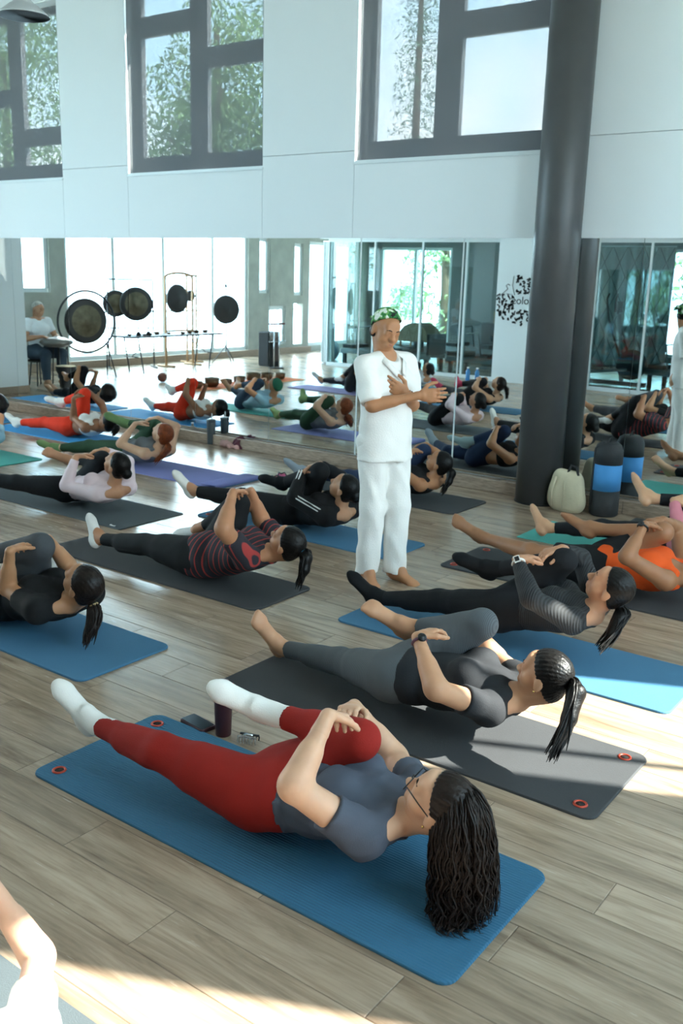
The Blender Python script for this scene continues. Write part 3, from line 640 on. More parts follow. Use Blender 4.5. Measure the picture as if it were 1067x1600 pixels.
def make_person(name, label, J, cloth, tone='#b98b6d', hair=None, s=1.0, w=1.0, male=False, bust=1.0, h=.009, bare=('L', 'R'), rest=None, hh=None, group=None, curl=.45, face=False, handh=None, gh=None):
    h = h * 1.19
    J = {k: (np.asarray(v, float) if not isinstance(v, (int, float)) else v) for k, v in J.items()}
    tp, TF = torso_prims(J, s, w, male, bust); hp, neck = head_prims(J, s, male); legs = {}; arms = {}; FT = {}; TF['tp'] = tp
    for c in 'LR':
        th, sh, F = leg_prims(J, c, s, w); F['bigside'] = 1 if c == 'L' else -1; legs[c] = (th, sh); FT[c] = F; arms[c] = arm_prims(J, c, s, w * (1 if not male else 1.08))
    core = list(tp) + neck
    for c in 'LR': core += legs[c][0] + legs[c][1] + arms[c][0] + arms[c][1] + foot_prims(FT[c], s, c in bare)
    parts = [surface(core, h, .022 * s)]
    hnd = handh or max(.0038, h * .55)
    for c in 'LR':
        b, d = J['el' + c], J['wr' + c]; parts.append(surface([cap(b + (d - b) * .75, d, .0285 * s * w * .5 + .0285 * s * .5 - .001, .024 * s)] + hand_prims(J, c, s, J.get('curl' + c, curl)), hnd, .008))
    parts.append(surface(hp + [cap(neck[0]['a'] + (neck[0]['b'] - neck[0]['a']) * .5, neck[0]['b'], .052 * s * (1.12 if male else 1), .049 * s * (1.12 if male else 1))], max(.0045, h * .6), .018 * s))
    V, Q = join(parts)
    dz = 0 if rest is None else rest + .009 - V[:, 2].min()
    base = A(TF['P'][0], TF['P'][1], rest if rest is not None else 0.0) if rest is not None else A(J['mid'][0], J['mid'][1], 0)
    root = thing(name, tuple(base), label, 'person', group)
    off = A(0, 0, dz) - base
    zm = [V[:, 2].min()]
    def put(nm, VQ, material):
        zm.append(VQ[0][:, 2].min()); o = bpy.data.objects.new(nm, np_mesh(nm, VQ[0] + off, VQ[1], material)); return link(o, root)
    put('body', (V, Q), skin(tone))
    ch = gh or h
    for g in cloth:
        pr = []; t = g.get('t', .006 if g['kind'] == 'legs' else .012) * s; kind = g['kind']
        if kind == 'legs':
            hem = g['hem']
            rise = TF['P'] + TF['up'] * TF['T'] * g.get('rise', .30); cp = [(rise, TF['up'])]
            for p in tp[:3] + tp[6:7] + tp[8:9]: pr.append(inflate(p, t, cp))
            for i, c in enumerate('LR'):
                F = FT[c]; e = hem[i] if isinstance(hem, (tuple, list)) else hem; tl = t + g.get('loose', 0)
                if e < 0:   # shorts: hem on the thigh
                    pt = F['h'] + (F['k'] - F['h']) * (1 + e)
                    pr += [inflate(p, t + .012, [(pt, F['td'])]) for p in legs[c][0]]
                else:
                    pr += [inflate(p, t + g.get('loose', 0) * .6) for p in legs[c][0]]
                    pt = F['k'] + (F['a'] - F['k']) * e; pr += [inflate(p, tl, [(pt, F['sd'])]) for p in legs[c][1]]
        elif kind == 'shirt':
            bot = TF['P'] + TF['up'] * TF['T'] * g.get('bottom', .15); cb = [(bot, -TF['up'])]
            top = TF['N'] + TF['up'] * .055 * s; ct = [(top, TF['up'])]
            use = tp if g.get('bottom', .15) < .1 else tp[1:6] + [tp[7], tp[9]] + tp[10:]
            pr += [inflate(p, t, cb + ct) for p in use]
            sl = g.get('sleeve', .55)
            if g.get('drape'): pr.append(cap(TF['at'](.72), TF['at'](-.30), .165 * s, .185 * s, .70, TF['fr'], clips=cb))
            for c in 'LR':
                a, b, d = J['sh' + c], J['el' + c], J['wr' + c]; ts = t + g.get('sl_loose', 0)
                if sl <= 0: continue
                if sl <= 1: pr += [inflate(p, ts, [(a + (b - a) * sl, nv(b - a))]) for p in arms[c][0]]
                else: pr += [inflate(p, ts) for p in arms[c][0]] + [inflate(p, ts, [(b + (d - b) * (sl - 1), nv(d - b))]) for p in arms[c][1]]
            if sl <= 0:   # tank or bra: armholes and scooped neck
                for c in 'LR': pr.append(dict(ell(J['sh' + c] + TF['lat'] * (.035 if c == 'R' else -.035) * s, np.array([TF['lat'], TF['up'], TF['fr']]), np.array([.070, .088, .125]) * s), sub=True))
                pr.append(dict(ell(TF['N'] + TF['up'] * .07 * s + TF['fr'] * .03 * s, np.array([TF['lat'], TF['up'], TF['fr']]), np.array([.085, .10, .11]) * s), sub=True))
            else: pr.append(dict(ell(TF['N'] + TF['up'] * .095 * s + TF['fr'] * .03 * s, np.array([TF['lat'], TF['up'], TF['fr']]), np.array([.068, .062, .080]) * s), sub=True))
        elif kind == 'sock':
            c = g['side']; F = FT[c]; pt = F['a'] + (F['k'] - F['a']) * g.get('high', .25)
            pr = [inflate(p, .004) for p in foot_prims(F, s, False)] + [inflate(p, .005, [(pt, -F['sd'])]) for p in legs[c][1][:2]]
            if g.get('low'): pr = [inflate(p, .004, [(F['a'] - F['sd'] * .0, -F['sd'])]) for p in foot_prims(F, s, False)[1:]]
        elif kind == 'custom': pr = g['prims'](J, TF, FT, s)
        VQ = surface(pr, ch if kind != 'sock' else min(ch, .008), g.get('k', .02) * s, folds(*g['fold']) if g.get('fold') else None)
        put(g['name'], VQ, g['mat'])
    if hair:
        put('hair', hair_geo(J, s, hair['style'], hh or max(.005, h * .7), hair.get('tip'), hair.get('seed', 1), (rest or 0) - dz + .002), hair['mat'])
        if hair.get('tie'):
            hc, hf, hu, hs = head_frame(J); rt = {'pony': (-.112, .03), 'lowpony': (-.107, -.045), 'bun': (-.1, .01), 'braid': (-.105, .02)}[hair['style']]
            ctr = hc + (hf * rt[0] + hu * rt[1]) * s; axd = nv(ctr - hc); mb = MB(); q = Vector(axd).to_track_quat('Z', 'Y').to_matrix(); mb.torus(Vector(ctr + off), .021 * s, .006, q, 16, 6); mb.build('hair_tie', hair['tie'], root)
    if face:
        hc, hf, hu, hs = head_frame(J); at = lambda x, f, u: hc + (hs * x + hf * f + hu * u) * s + off
        axm = Matrix((tuple(hs), tuple(hf), tuple(hu))).transposed()
        for g in (-1, 1):
            mb = MB(); mb.lathe([(.0112 * s * math.sin(a), -.0112 * s * math.cos(a)) for a in np.linspace(.05, 3.09, 9)], 14, at(g * .031, .0805, .001)); e = mb.build('eye', 'eye_white', root)
            mb = MB(); mb.lathe([(.0001, .0028), (.004 * s, .002), (.0056 * s, 0), (.0001, -.0005)], 12, at(g * .031, .0905, .000), axm @ Matrix.Rotation(-math.pi / 2, 3, 'X')); mb.build('iris', 'eye_dark', e)
            mb = MB(); mb.tube([at(g * x, f, u) for x, f, u in ((.014, .0985, .021), (.028, .0975, .026), (.044, .087, .021))], [.003 * s, .0036 * s, .002 * s], 6); mb.build('eyebrow', face.get('brow', 'brow') if isinstance(face, dict) else 'brow', root)
        mb = MB(); mb.tube([at(x, f, u) for x, f, u in ((-.022, .0895, -.056), (-.010, .0985, -.0575), (0, .100, -.058), (.010, .0985, -.0575), (.022, .0895, -.056))], [.002 * s, .0045 * s, .005 * s, .0045 * s, .002 * s], 8); mb.build('lips', 'lip', root)
    if rest is not None: root.location.z += (rest + .0005) - (min(zm) + dz)
    return root, J, off, TF
PJ = {"p1":{"hipL":[-1.949,2.242,0.125],"hipR":[-1.949,2.418,0.125],"kneeL":[-2.347,2.166,0.189],"ankL":[-2.741,2.185,0.169],"toeL":[-2.89,2.161,0.276],"kneeR":[-1.631,2.39,0.382],"ankR":[-2.026,2.383,0.361],"toeR":[-2.169,2.293,0.435],"shL":[-1.456,2.165,0.209],"shR":[-1.456,2.495,0.209],"elL":[-1.605,2.004,0.391],"wrL":[-1.621,2.191,0.548],"elR":[-1.671,2.68,0.175],"wrR":[-1.843,2.652,0.346],"hdL":[-0.253,0.878,-0.405],"hnL":[0.05,0.139,-0.989],"hdR":[0.323,-0.9,0.292],"hnR":[0.05,0.139,-0.989],"head":[-1.282,2.33,0.306],"hf":[-0.817,-0.119,0.564],"mid":[-1.949,2.33,0.125]},
 "p2":{"hipL":[-2.08,3.292,0.125],"hipR":[-2.08,3.468,0.125],"kneeL":[-2.464,3.417,0.052],"ankL":[-2.854,3.457,0.004],"toeL":[-2.913,3.363,0.151],"kneeR":[-1.768,3.489,0.39],"ankR":[-2.144,3.514,0.271],"toeR":[-2.297,3.448,0.351],"shL":[-1.581,3.215,0.155],"shR":[-1.581,3.545,0.155],"elL":[-1.692,2.986,0.283],"wrL":[-1.856,3.101,0.424],"elR":[-1.802,3.725,0.147],"wrR":[-1.979,3.701,0.314],"hdL":[0.049,0.998,0.031],"hnL":[0.276,-0.271,-0.922],"hdR":[0.371,-0.831,0.415],"hnR":[0.276,-0.271,-0.922],"head":[-1.417,3.38,0.285],"hf":[-0.963,0.056,0.265],"mid":[-2.08,3.38,0.125]},
 "p3":{"hipL":[-2.111,4.362,0.125],"hipR":[-2.111,4.538,0.125],"kneeL":[-2.515,4.409,0.074],"ankL":[-2.903,4.398,0.004],"toeL":[-3.042,4.346,0.115],"kneeR":[-1.833,4.494,0.423],"ankR":[-2.209,4.466,0.307],"toeR":[-2.373,4.395,0.357],"shL":[-1.685,4.285,0.19],"shR":[-1.685,4.615,0.19],"elL":[-1.814,4.076,0.333],"wrL":[-1.966,4.21,0.47],"elR":[-1.849,4.758,0.374],"wrR":[-1.87,4.536,0.474],"hdL":[0.23,0.973,0.0],"hnL":[0.258,0.322,-0.911],"hdR":[-0.598,-0.789,-0.143],"hnR":[0.258,0.322,-0.911],"head":[-1.564,4.45,0.349],"hf":[-0.805,-0.101,0.584],"mid":[-2.111,4.45,0.125]},
 "p4":{"hipL":[-2.101,5.626,0.134],"hipR":[-2.101,5.814,0.134],"kneeL":[-2.539,5.649,0.136],"ankL":[-2.95,5.748,0.14],"toeL":[-3.112,5.687,0.234],"kneeR":[-1.742,5.797,0.386],"ankR":[-2.162,5.789,0.335],"toeR":[-2.352,5.813,0.383],"shL":[-1.623,5.543,0.164],"shR":[-1.623,5.897,0.164],"elL":[-1.804,5.352,0.317],"wrL":[-1.786,5.561,0.474],"elR":[-1.747,6.099,0.355],"wrR":[-1.77,5.857,0.453],"hdL":[-0.055,0.995,-0.087],"hnL":[0.116,0.117,-0.986],"hdR":[-0.619,-0.783,-0.054],"hnR":[0.116,0.117,-0.986],"head":[-1.403,5.72,0.218],"hf":[-0.805,-0.101,0.584],"mid":[-2.101,5.72,0.134]},
 "p5":{"hipL":[-2.024,6.692,0.125],"hipR":[-2.024,6.868,0.125],"kneeL":[-2.41,6.558,0.154],"ankL":[-2.788,6.452,0.107],"toeL":[-2.92,6.515,0.22],"kneeR":[-1.734,6.795,0.406],"ankR":[-2.111,6.674,0.402],"toeR":[-2.245,6.733,0.514],"shL":[-1.609,6.615,0.155],"shR":[-1.609,6.945,0.155],"elL":[-1.835,6.481,0.265],"wrL":[-1.944,6.632,0.424],"elR":[-1.724,7.044,0.396],"wrR":[-1.741,6.811,0.471],"hdL":[0.75,0.637,0.179],"hnL":[-0.142,0.472,-0.87],"hdR":[-0.587,-0.808,-0.048],"hnR":[-0.142,0.472,-0.87],"head":[-1.497,6.78,0.321],"hf":[-0.916,0.254,0.31],"mid":[-2.024,6.78,0.125]},
 "p6":{"hipL":[-4.104,4.112,0.125],"hipR":[-4.104,4.288,0.125],"kneeL":[-4.511,4.06,0.143],"ankL":[-4.902,4.018,0.112],"toeL":[-5.044,4.069,0.219],"kneeR":[-3.924,4.336,0.49],"ankR":[-4.239,4.314,0.253],"toeR":[-4.407,4.258,0.199],"shL":[-3.617,4.035,0.235],"shR":[-3.617,4.365,0.235],"elL":[-3.62,3.844,0.446],"wrL":[-3.686,3.995,0.628],"elR":[-3.865,4.452,0.345],"wrR":[-3.846,4.331,0.557],"hdL":[-0.628,0.745,-0.225],"hnL":[0.6,-0.148,-0.786],"hdR":[-0.934,-0.1,-0.344],"hnR":[0.6,-0.148,-0.786],"head":[-3.437,4.2,0.322],"hf":[-0.805,-0.101,0.584],"mid":[-4.104,4.2,0.125]},
 "p7":{"hipL":[-4.402,2.862,0.125],"hipR":[-4.402,3.038,0.125],"kneeL":[-4.784,2.714,0.116],"ankL":[-5.158,2.588,0.121],"toeL":[-5.314,2.623,0.214],"kneeR":[-4.139,2.982,0.435],"ankR":[-4.51,2.888,0.336],"toeR":[-4.693,2.871,0.358],"shL":[-3.907,2.785,0.195],"shR":[-3.907,3.115,0.195],"elL":[-4.187,2.806,0.244],"wrL":[-4.096,2.773,0.469],"elR":[-4.17,3.181,0.282],"wrR":[-4.134,3.033,0.475],"hdL":[-0.451,0.891,0.057],"hnL":[0.11,0.486,-0.867],"hdR":[-0.609,-0.793,-0.033],"hnR":[0.11,0.486,-0.867],"head":[-3.751,2.95,0.32],"hf":[-0.805,-0.101,0.584],"mid":[-4.402,2.95,0.125]},
 "p8":{"hipL":[-4.518,5.492,0.125],"hipR":[-4.518,5.668,0.125],"kneeL":[-4.918,5.411,0.168],"ankL":[-5.296,5.299,0.179],"toeL":[-5.405,5.225,0.309],"kneeR":[-4.269,5.589,0.441],"ankR":[-4.637,5.62,0.301],"toeR":[-4.817,5.584,0.321],"shL":[-4.076,5.415,0.159],"shR":[-4.076,5.745,0.159],"elL":[-4.334,5.367,0.27],"wrL":[-4.409,5.549,0.416],"elR":[-4.26,5.844,0.353],"wrR":[-4.312,5.645,0.487],"hdL":[0.616,0.507,0.602],"hnL":[0.363,0.242,-0.9],"hdR":[-0.609,-0.775,-0.167],"hnR":[0.363,0.242,-0.9],"head":[-4.031,5.58,0.354],"hf":[-0.805,-0.101,0.584],"mid":[-4.518,5.58,0.125]},
 "p9":{"hipL":[-4.598,6.962,0.125],"hipR":[-4.598,7.138,0.125],"kneeL":[-5.006,6.992,0.092],"ankL":[-5.319,6.754,0.125],"toeL":[-5.452,6.669,0.222],"kneeR":[-4.296,7.125,0.402],"ankR":[-4.662,7.177,0.264],"toeR":[-4.842,7.21,0.295],"shL":[-4.173,6.885,0.155],"shR":[-4.173,7.215,0.155],"elL":[-4.208,6.643,0.302],"wrL":[-4.249,6.837,0.446],"elR":[-4.287,7.421,0.316],"wrR":[-4.335,7.221,0.45],"hdL":[-0.317,0.948,0.003],"hnL":[0.312,-0.237,-0.92],"hdR":[-0.605,-0.779,-0.165],"hnR":[0.312,-0.237,-0.92],"head":[-4.085,7.05,0.335],"hf":[-0.805,-0.101,0.584],"mid":[-4.598,7.05,0.125]},
 "p10":{"hipL":[-6.34,4.842,0.125],"hipR":[-6.34,5.018,0.125],"kneeL":[-6.682,4.617,0.156],"ankL":[-7.049,4.476,0.189],"toeL":[-7.2,4.462,0.295],"kneeR":[-6.031,4.985,0.393],"ankR":[-6.421,4.984,0.329],"toeR":[-6.533,4.855,0.401],"shL":[-5.849,4.765,0.166],"shR":[-5.849,5.095,0.166],"elL":[-6.12,4.684,0.204],"wrL":[-6.099,4.779,0.429],"elR":[-6.021,5.251,0.332],"wrR":[-6.062,5.044,0.456],"hdL":[0.035,0.995,0.096],"hnL":[0.159,0.156,-0.975],"hdR":[-0.617,-0.78,-0.104],"hnR":[0.159,0.156,-0.975],"head":[-5.789,4.93,0.381],"hf":[-0.805,-0.101,0.584],"mid":[-6.34,4.93,0.125]},
 "p11":{"hipL":[-7.325,6.312,0.125],"hipR":[-7.325,6.488,0.125],"kneeL":[-7.727,6.228,0.13],"ankL":[-8.102,6.118,0.076],"toeL":[-8.264,6.044,0.126],"kneeR":[-7.013,6.474,0.39],"ankR":[-7.406,6.448,0.374],"toeR":[-7.522,6.326,0.452],"shL":[-6.909,6.235,0.155],"shR":[-6.909,6.565,0.155],"elL":[-7.173,6.157,0.229],"wrL":[-7.098,6.287,0.423],"elR":[-7.001,6.747,0.354],"wrR":[-7.035,6.53,0.462],"hdL":[0.161,0.975,0.154],"hnL":[0.031,0.138,-0.99],"hdR":[-0.615,-0.785,-0.066],"hnR":[0.031,0.138,-0.99],"head":[-6.832,6.4,0.339],"hf":[-0.805,-0.101,0.584],"mid":[-7.325,6.4,0.125]},
 "p12":{"hipL":[-8.949,6.912,0.125],"hipR":[-8.949,7.088,0.125],"kneeL":[-9.359,6.903,0.12],"ankL":[-9.745,6.825,0.085],"toeL":[-9.912,6.806,0.161],"kneeR":[-8.779,7.039,0.495],"ankR":[-9.153,7.012,0.372],"toeR":[-9.322,6.945,0.406],"shL":[-8.541,6.835,0.157],"shR":[-8.541,7.165,0.157],"elL":[-8.809,6.889,0.234],"wrL":[-8.738,6.844,0.464],"elR":[-8.719,7.228,0.37],"wrR":[-8.817,7.089,0.546],"hdL":[-0.438,0.841,0.318],"hnL":[0.289,0.221,-0.932],"hdR":[-0.593,-0.791,-0.148],"hnR":[0.289,0.221,-0.932],"head":[-8.352,7.0,0.224],"hf":[-0.805,-0.101,0.584],"mid":[-8.949,7.0,0.125]}}
# ------------------------------------------------------------------ people
FAB = {}
def fab(c, rough=.85, bump=.12, bscale=220, sheen=.0, var=.05):
    k = (c, rough)
    if k not in FAB: FAB[k] = mat('fabric_' + c.strip('#'), c, rough, bump=bump, bscale=bscale, sheen=sheen, var=var, vscale=10, spec=.25)
    return FAB[k]
def legs(c, hem=.9, **k): return dict(kind='legs', name=k.pop('name', 'leggings'), mat=c if not isinstance(c, str) else fab(c), hem=hem, **k)
def top(c, sleeve=.55, bottom=.12, **k): return dict(kind='shirt', name=k.pop('name', 'shirt'), mat=c if not isinstance(c, str) else fab(c), sleeve=sleeve, bottom=bottom, **k)
def sock(c, side, **k): return dict(kind='sock', name='sock', mat=fab(c, .9), side=side, **k)
MT = .012
DIRK = ('hf', 'hu', 'hdL', 'hdR', 'hnL', 'hnR')
def jt(k, dx=0, dy=0, dz=0): return {a: (np.array(v) + (A(dx, dy, dz) if a not in DIRK else 0)) for a, v in PJ[k].items()}
def watch(R, c, case, strap, s=1.0, roundc=True):
    root, J, off, TF = R; d = nv(J['wr' + c] - J['el' + c]); p = J['wr' + c] - d * .022 + off; n = -J['hn' + c]; n = nv(n - d * (n @ d))
    if n @ np.array([.57, -.785, .24]) < 0 and c == 'L': n = nv(n * .3 + np.array([.4, -.8, .3])); n = nv(n - d * (n @ d))
    q = Vector(d).to_track_quat('Z', 'Y').to_matrix(); mb = MB(); mb.torus(Vector(p), .0285 * s, .0065, q, 22, 6); w = mb.build('watch_strap', strap, root)
    l = np.cross(d, n); rot = Matrix((tuple(l), tuple(d), tuple(n))).transposed(); mb = MB()
    if roundc: mb.lathe([(.0175, -.006), (.019, 0), (.0175, .006), (.001, .0062)], 20, Vector(p + n * .031 * s), rot)
    else: mb.box(p + n * .031 * s, (.032, .038, .011), rot)
    f = mb.build('watch_case', case, w); mb = MB()
    mb.box(p + n * (.0372 if not roundc else .0378) * s, (.022, .026, .002), rot) if not roundc else mb.lathe([(.014, 0), (.014, .001)], 20, Vector(p + n * .0373 * s), rot); mb.build('watch_screen', 'black', w)
M['strap_white'] = mat('watch_strap_white', '#d9d4cf', .6); M['strap_plum'] = mat('watch_strap_plum', '#5a3441', .6)
M['tie_cyan'] = mat('hair_tie_cyan', '#4fb2d8', .6); M['tie_gold'] = mat('hair_tie_tan', '#c9a977', .6); M['gold'] = mat('gold', '#d9b26a', .25, 1.0)
def earring(R, g, s=1.0):
    root, J, off, TF = R; hc, hf, hu, hs = head_frame(J); p = hc + (hs * g * .080 - hf * .006 - hu * .046) * s + off; mb = MB(); mb.lathe([(.0045 * math.sin(a), -.0045 * math.cos(a)) for a in np.linspace(.05, 3.09, 7)], 10, Vector(p)); mb.build('earring', 'gold', root)

R = make_person('person', 'person in red leggings, white socks and grey tee hugging one knee', jt('p1'),
    [legs('#8f2019', (.88, .80), fold=(.0010, 60, 2), rise=.36), top('#4b505c', .50, .26, fold=(.0030, 70, 1, (1, .4, .6))), sock('#e4e0db', 'L', high=.30), sock('#e4e0db', 'R', high=.32)],
    '#cda083', dict(style='long', mat=M['hair_brown'], seed=4), 1.0, 1.20, h=.0058, bare=(), rest=MT, bust=1.05, face=True)
earring(R, -1)
root, J, off, TF = R; hc, hf, hu, hs = head_frame(J); at = lambda x, f, u: hc + hs * x + hf * f + hu * u + off
mb = MB(); ax3 = Matrix((tuple(hs), tuple(hu), tuple(hf))).transposed()
for g in (-1, 1): mb.torus(Vector(at(g * .033, .112, -.004)), .024, .0022, ax3, 24, 6); mb.tube([at(g * .056, .108, .002), at(g * .074, .05, .004), at(g * .080, -.005, -.002)], .0022, 6)
mb.tube([at(-.010, .115, .0), at(0, .119, .004), at(.010, .115, .0)], .002, 6); mb.build('glasses', 'black', root)

R = make_person('person', 'person in grey leggings and black tee hugging one knee on black mat', jt('p2'),
    [legs(stripes('grey_knit', '#484b4f', '#565a5e', 0, .0065, .85, .35), (.90, .86), fold=(.0012, 60, 5)), top('#252629', .50, .10, fold=(.0026, 45, 6))],
    '#c08d6c', dict(style='pony', mat=M['hair_black'], seed=2, tip=np.array(PJ['p2']['head']) + A(.14, -.20, -.22), tie='tie_gold'), 1.0, 1.12, h=.0060, rest=MT, face=True)
watch(R, 'L', 'black', 'strap_plum'); earring(R, -1)

R = make_person('person', 'person in ribbed black long-sleeved top and white watch hugging one knee', jt('p3'),
    [legs('#1b1c1f', (.93, .93), fold=(.0012, 55, 8)), top(stripes('rib_knit', '#121315', '#26282b', 0, .011, .8, .9), 1.86, .30, t=.009), sock('#151618', 'L', high=.12), sock('#151618', 'R', high=.12)],
    '#b78465', dict(style='lowpony', mat=M['hair_black'], seed=3, tip=np.array(PJ['p3']['head']) + A(.05, -.18, -.25)), 1.0, 1.08, h=.0068, bare=(), rest=MT, face=True)
watch(R, 'L', 'strap_white', 'strap_white', 1.05, False)

R = make_person('person', 'person in orange tank top and black shorts lying on black mat', jt('p4'),
    [legs('#191a1c', -.42, name='shorts', t=.012, fold=(.004, 30, 3)), top('#e2571f', 0, .05, name='tank_top', t=.012, fold=(.003, 40, 4))],
    '#9a6a4b', dict(style='buzz', mat=M['hair_black']), 1.07, 1.0, male=True, h=.0078, rest=MT)
watch(R, 'L', 'black', 'black', 1.1)
make_person('person', 'person in deep pink long-sleeved top lying on thin teal mat', jt('p5'),
    [legs('#191a1d', (.86, .86)), top('#c97b86', 1.9, .12, fold=(.0025, 45, 4))], '#c39473', dict(style='bun', mat=M['hair_brown']), h=.0085, rest=MT)
R = make_person('person', 'person in red striped dark tee and black leggings hugging one knee', jt('p6'),
    [legs('#1f2123', (.95, .95), fold=(.001, 60, 4)), top(stripes('striped_jersey', '#23232c', '#9c3330', 0, .042, .85, 0, .16, .03), .72, -.02, t=.014, fold=(.003, 40, 7)), sock('#d8d6d3', 'L', low=True), sock('#d8d6d3', 'R', low=True)],
    '#b07c5c', dict(style='pony', mat=M['hair_black'], seed=5, tip=np.array(PJ['p6']['head']) + A(.13, -.05, -.22), tie='tie_cyan'), 1.0, 1.28, h=.0075, rest=MT, face=True, bare=())
make_person('person', 'person in plain black tee and charcoal trousers lying on blue mat', jt('p7'),
    [legs('#46484b', .92, name='trousers', t=.010, loose=.006, fold=(.002, 45, 2)), top('#1a1a1b', .55, .0, fold=(.003, 40, 5), t=.014)],
    '#b4825f', dict(style='lowpony', mat=M['hair_brown'], seed=6, tip=np.array(PJ['p7']['head']) + A(.10, -.07, -.27), tie='tie_gold'), 1.0, 1.15, h=.0075, rest=MT)
R = make_person('person', 'person in black track jacket with white sleeve stripes on blue mat', jt('p8'),
    [legs('#1b1c1e', .93, name='trousers', t=.008, loose=.006), top('#19191b', 1.93, .02, name='jacket', t=.017, fold=(.003, 45, 5)), sock('#e2ded8', 'L', low=True), sock('#191a1c', 'R', high=.1)],
    '#b98767', dict(style='bun', mat=M['hair_black'], seed=6), 1.0, 1.0, h=.0085, rest=MT, bare=())
root, J, off, TF = R; mb = MB(); ow = A(.1, -.75, .65)
for a, b, ra, rb in (('sh', 'el', .066, .052), ('el', 'wr', .054, .040)):
    p, q = J[a + 'L'] + off, J[b + 'L'] + off; d = nv(q - p); o_ = nv(ow - d * (ow @ d)); s_ = np.cross(d, o_)
    for sh in (-.011, .011): mb.tube([p + (q - p) * t + o_ * (ra + (rb - ra) * t - .004) + s_ * sh for t in np.linspace(.0, 1, 6)], .0065, 6)
mb.build('sleeve_stripe', fab('#e6e6e4'), root)
make_person('person', 'person in navy leggings and black strappy bra top lying on black mat', jt('p9'),
    [legs('#22304a', (.84, .84)), top('#17181a', 0, .62, name='bra_top', t=.012), sock('#8b939b', 'L', high=.2), sock('#9fb3b4', 'R', high=.2)],
    '#b07b58', dict(style='braid', mat=M['hair_black'], seed=6, tip=np.array(PJ['p9']['head']) + A(.08, -.06, -.24)), h=.0085, rest=MT, face=True, bare=())
make_person('person', 'person in pale pink long-sleeved top and black leggings on dark grey mat', jt('p10'),
    [legs('#1f2124', (.90, .86)), top('#e3cdd2', 1.9, .22, t=.009, fold=(.0012, 50, 5))],
    '#bd8b6b', dict(style='bun', mat=M['hair_black'], seed=6), h=.0088, rest=MT)
make_person('person', 'person in green leggings and grey tank top lying on purple mat', jt('p11'),
    [legs('#2f4a35', (.86, .86)), top('#6d7073', 0, .18, name='tank_top'), sock('#6f8a5c', 'L', high=.1), sock('#6f8a5c', 'R', high=.2)],
    '#cfa284', dict(style='lowpony', mat=M['hair_red'], seed=6, tip=np.array(PJ['p11']['head']) + A(.02, -.12, -.26)), h=.0095, rest=MT, bare=())
make_person('person', 'person in bright orange-red leggings and white strapped top lying down', jt('p12'),
    [legs('#e0391f', (.88, .84)), top('#e6e2dd', 0, .66, name='bra_top', t=.012), sock('#e9e7e3', 'L', high=.15), sock('#e9e7e3', 'R', high=.2)],
    '#96684c', dict(style='pony', mat=M['hair_black'], seed=8, tip=np.array(PJ['p12']['head']) + A(.10, -.02, -.12)), h=.0095, rest=MT, bare=())
make_person('person', 'person all in black lying on bright blue mat close to the mirrors', jt('p12', -2.12, .03),
    [legs('#1c1d20', .9), top('#19191b', .5, .1)], '#a87756', dict(style='curly', mat=M['hair_brown'], seed=8), h=.0105, rest=MT)
make_person('person', 'person in pale blue tee with green headscarf on teal mat', jt('p10', -2.80, .70),
    [legs('#35465a', (.8, .8)), top('#8fb3c4', .5, .1)], '#ad7d5c', dict(style='buzz', mat=fab('#2f6b52')), h=.0105, rest=MT)
make_person('person', 'person in black tank top, dark leggings and crimson socks lying on blue mat', jt('p10', -.75, -2.05),
    [legs('#1d1e22', (.9, .9)), top('#17181a', 0, .2, name='tank_top'), sock('#c23f5b', 'R', high=.2), sock('#c23f5b', 'L', high=.2)], '#c29373', dict(style='pony', mat=M['hair_brown'], seed=3, tip=np.array(PJ['p10']['head']) + A(-.66, -2.15, -.22)), h=.0105, rest=MT, bare=())
make_person('person', 'person in black tank top and dark leggings on lilac mat by the bowls', jt('p6', -5.2, -1.45),
    [legs('#26282c', (.9, .9)), top('#1b1c1f', 0, .15, name='tank_top'), sock('#dcdcda', 'L', low=True), sock('#dcdcda', 'R', low=True)], '#bb8a68', dict(style='bun', mat=M['hair_black'], seed=3), h=.0105, rest=MT, bare=())
make_person('person', 'person in pale grey tee and dark leggings on blue mat by the partition', jt('p11', -1.9, -5.1),
    [legs('#3a4046', (.9, .9)), top('#cfd3d6', .5, .15), ], '#b78565', dict(style='bun', mat=M['hair_black'], seed=3), h=.0105, rest=MT)
J0 = jt('p1', -.145, -1.435)
make_person('person', 'person in cream top with a sunlit sleeve, arm raised, on grey mat', J0,
    [legs('#efe9df', (.9, .30)), top('#d8d4cd', .5, .1)], '#d3a68c', dict(style='bun', mat=M['hair_brown'], seed=3), h=.0085, rest=MT)

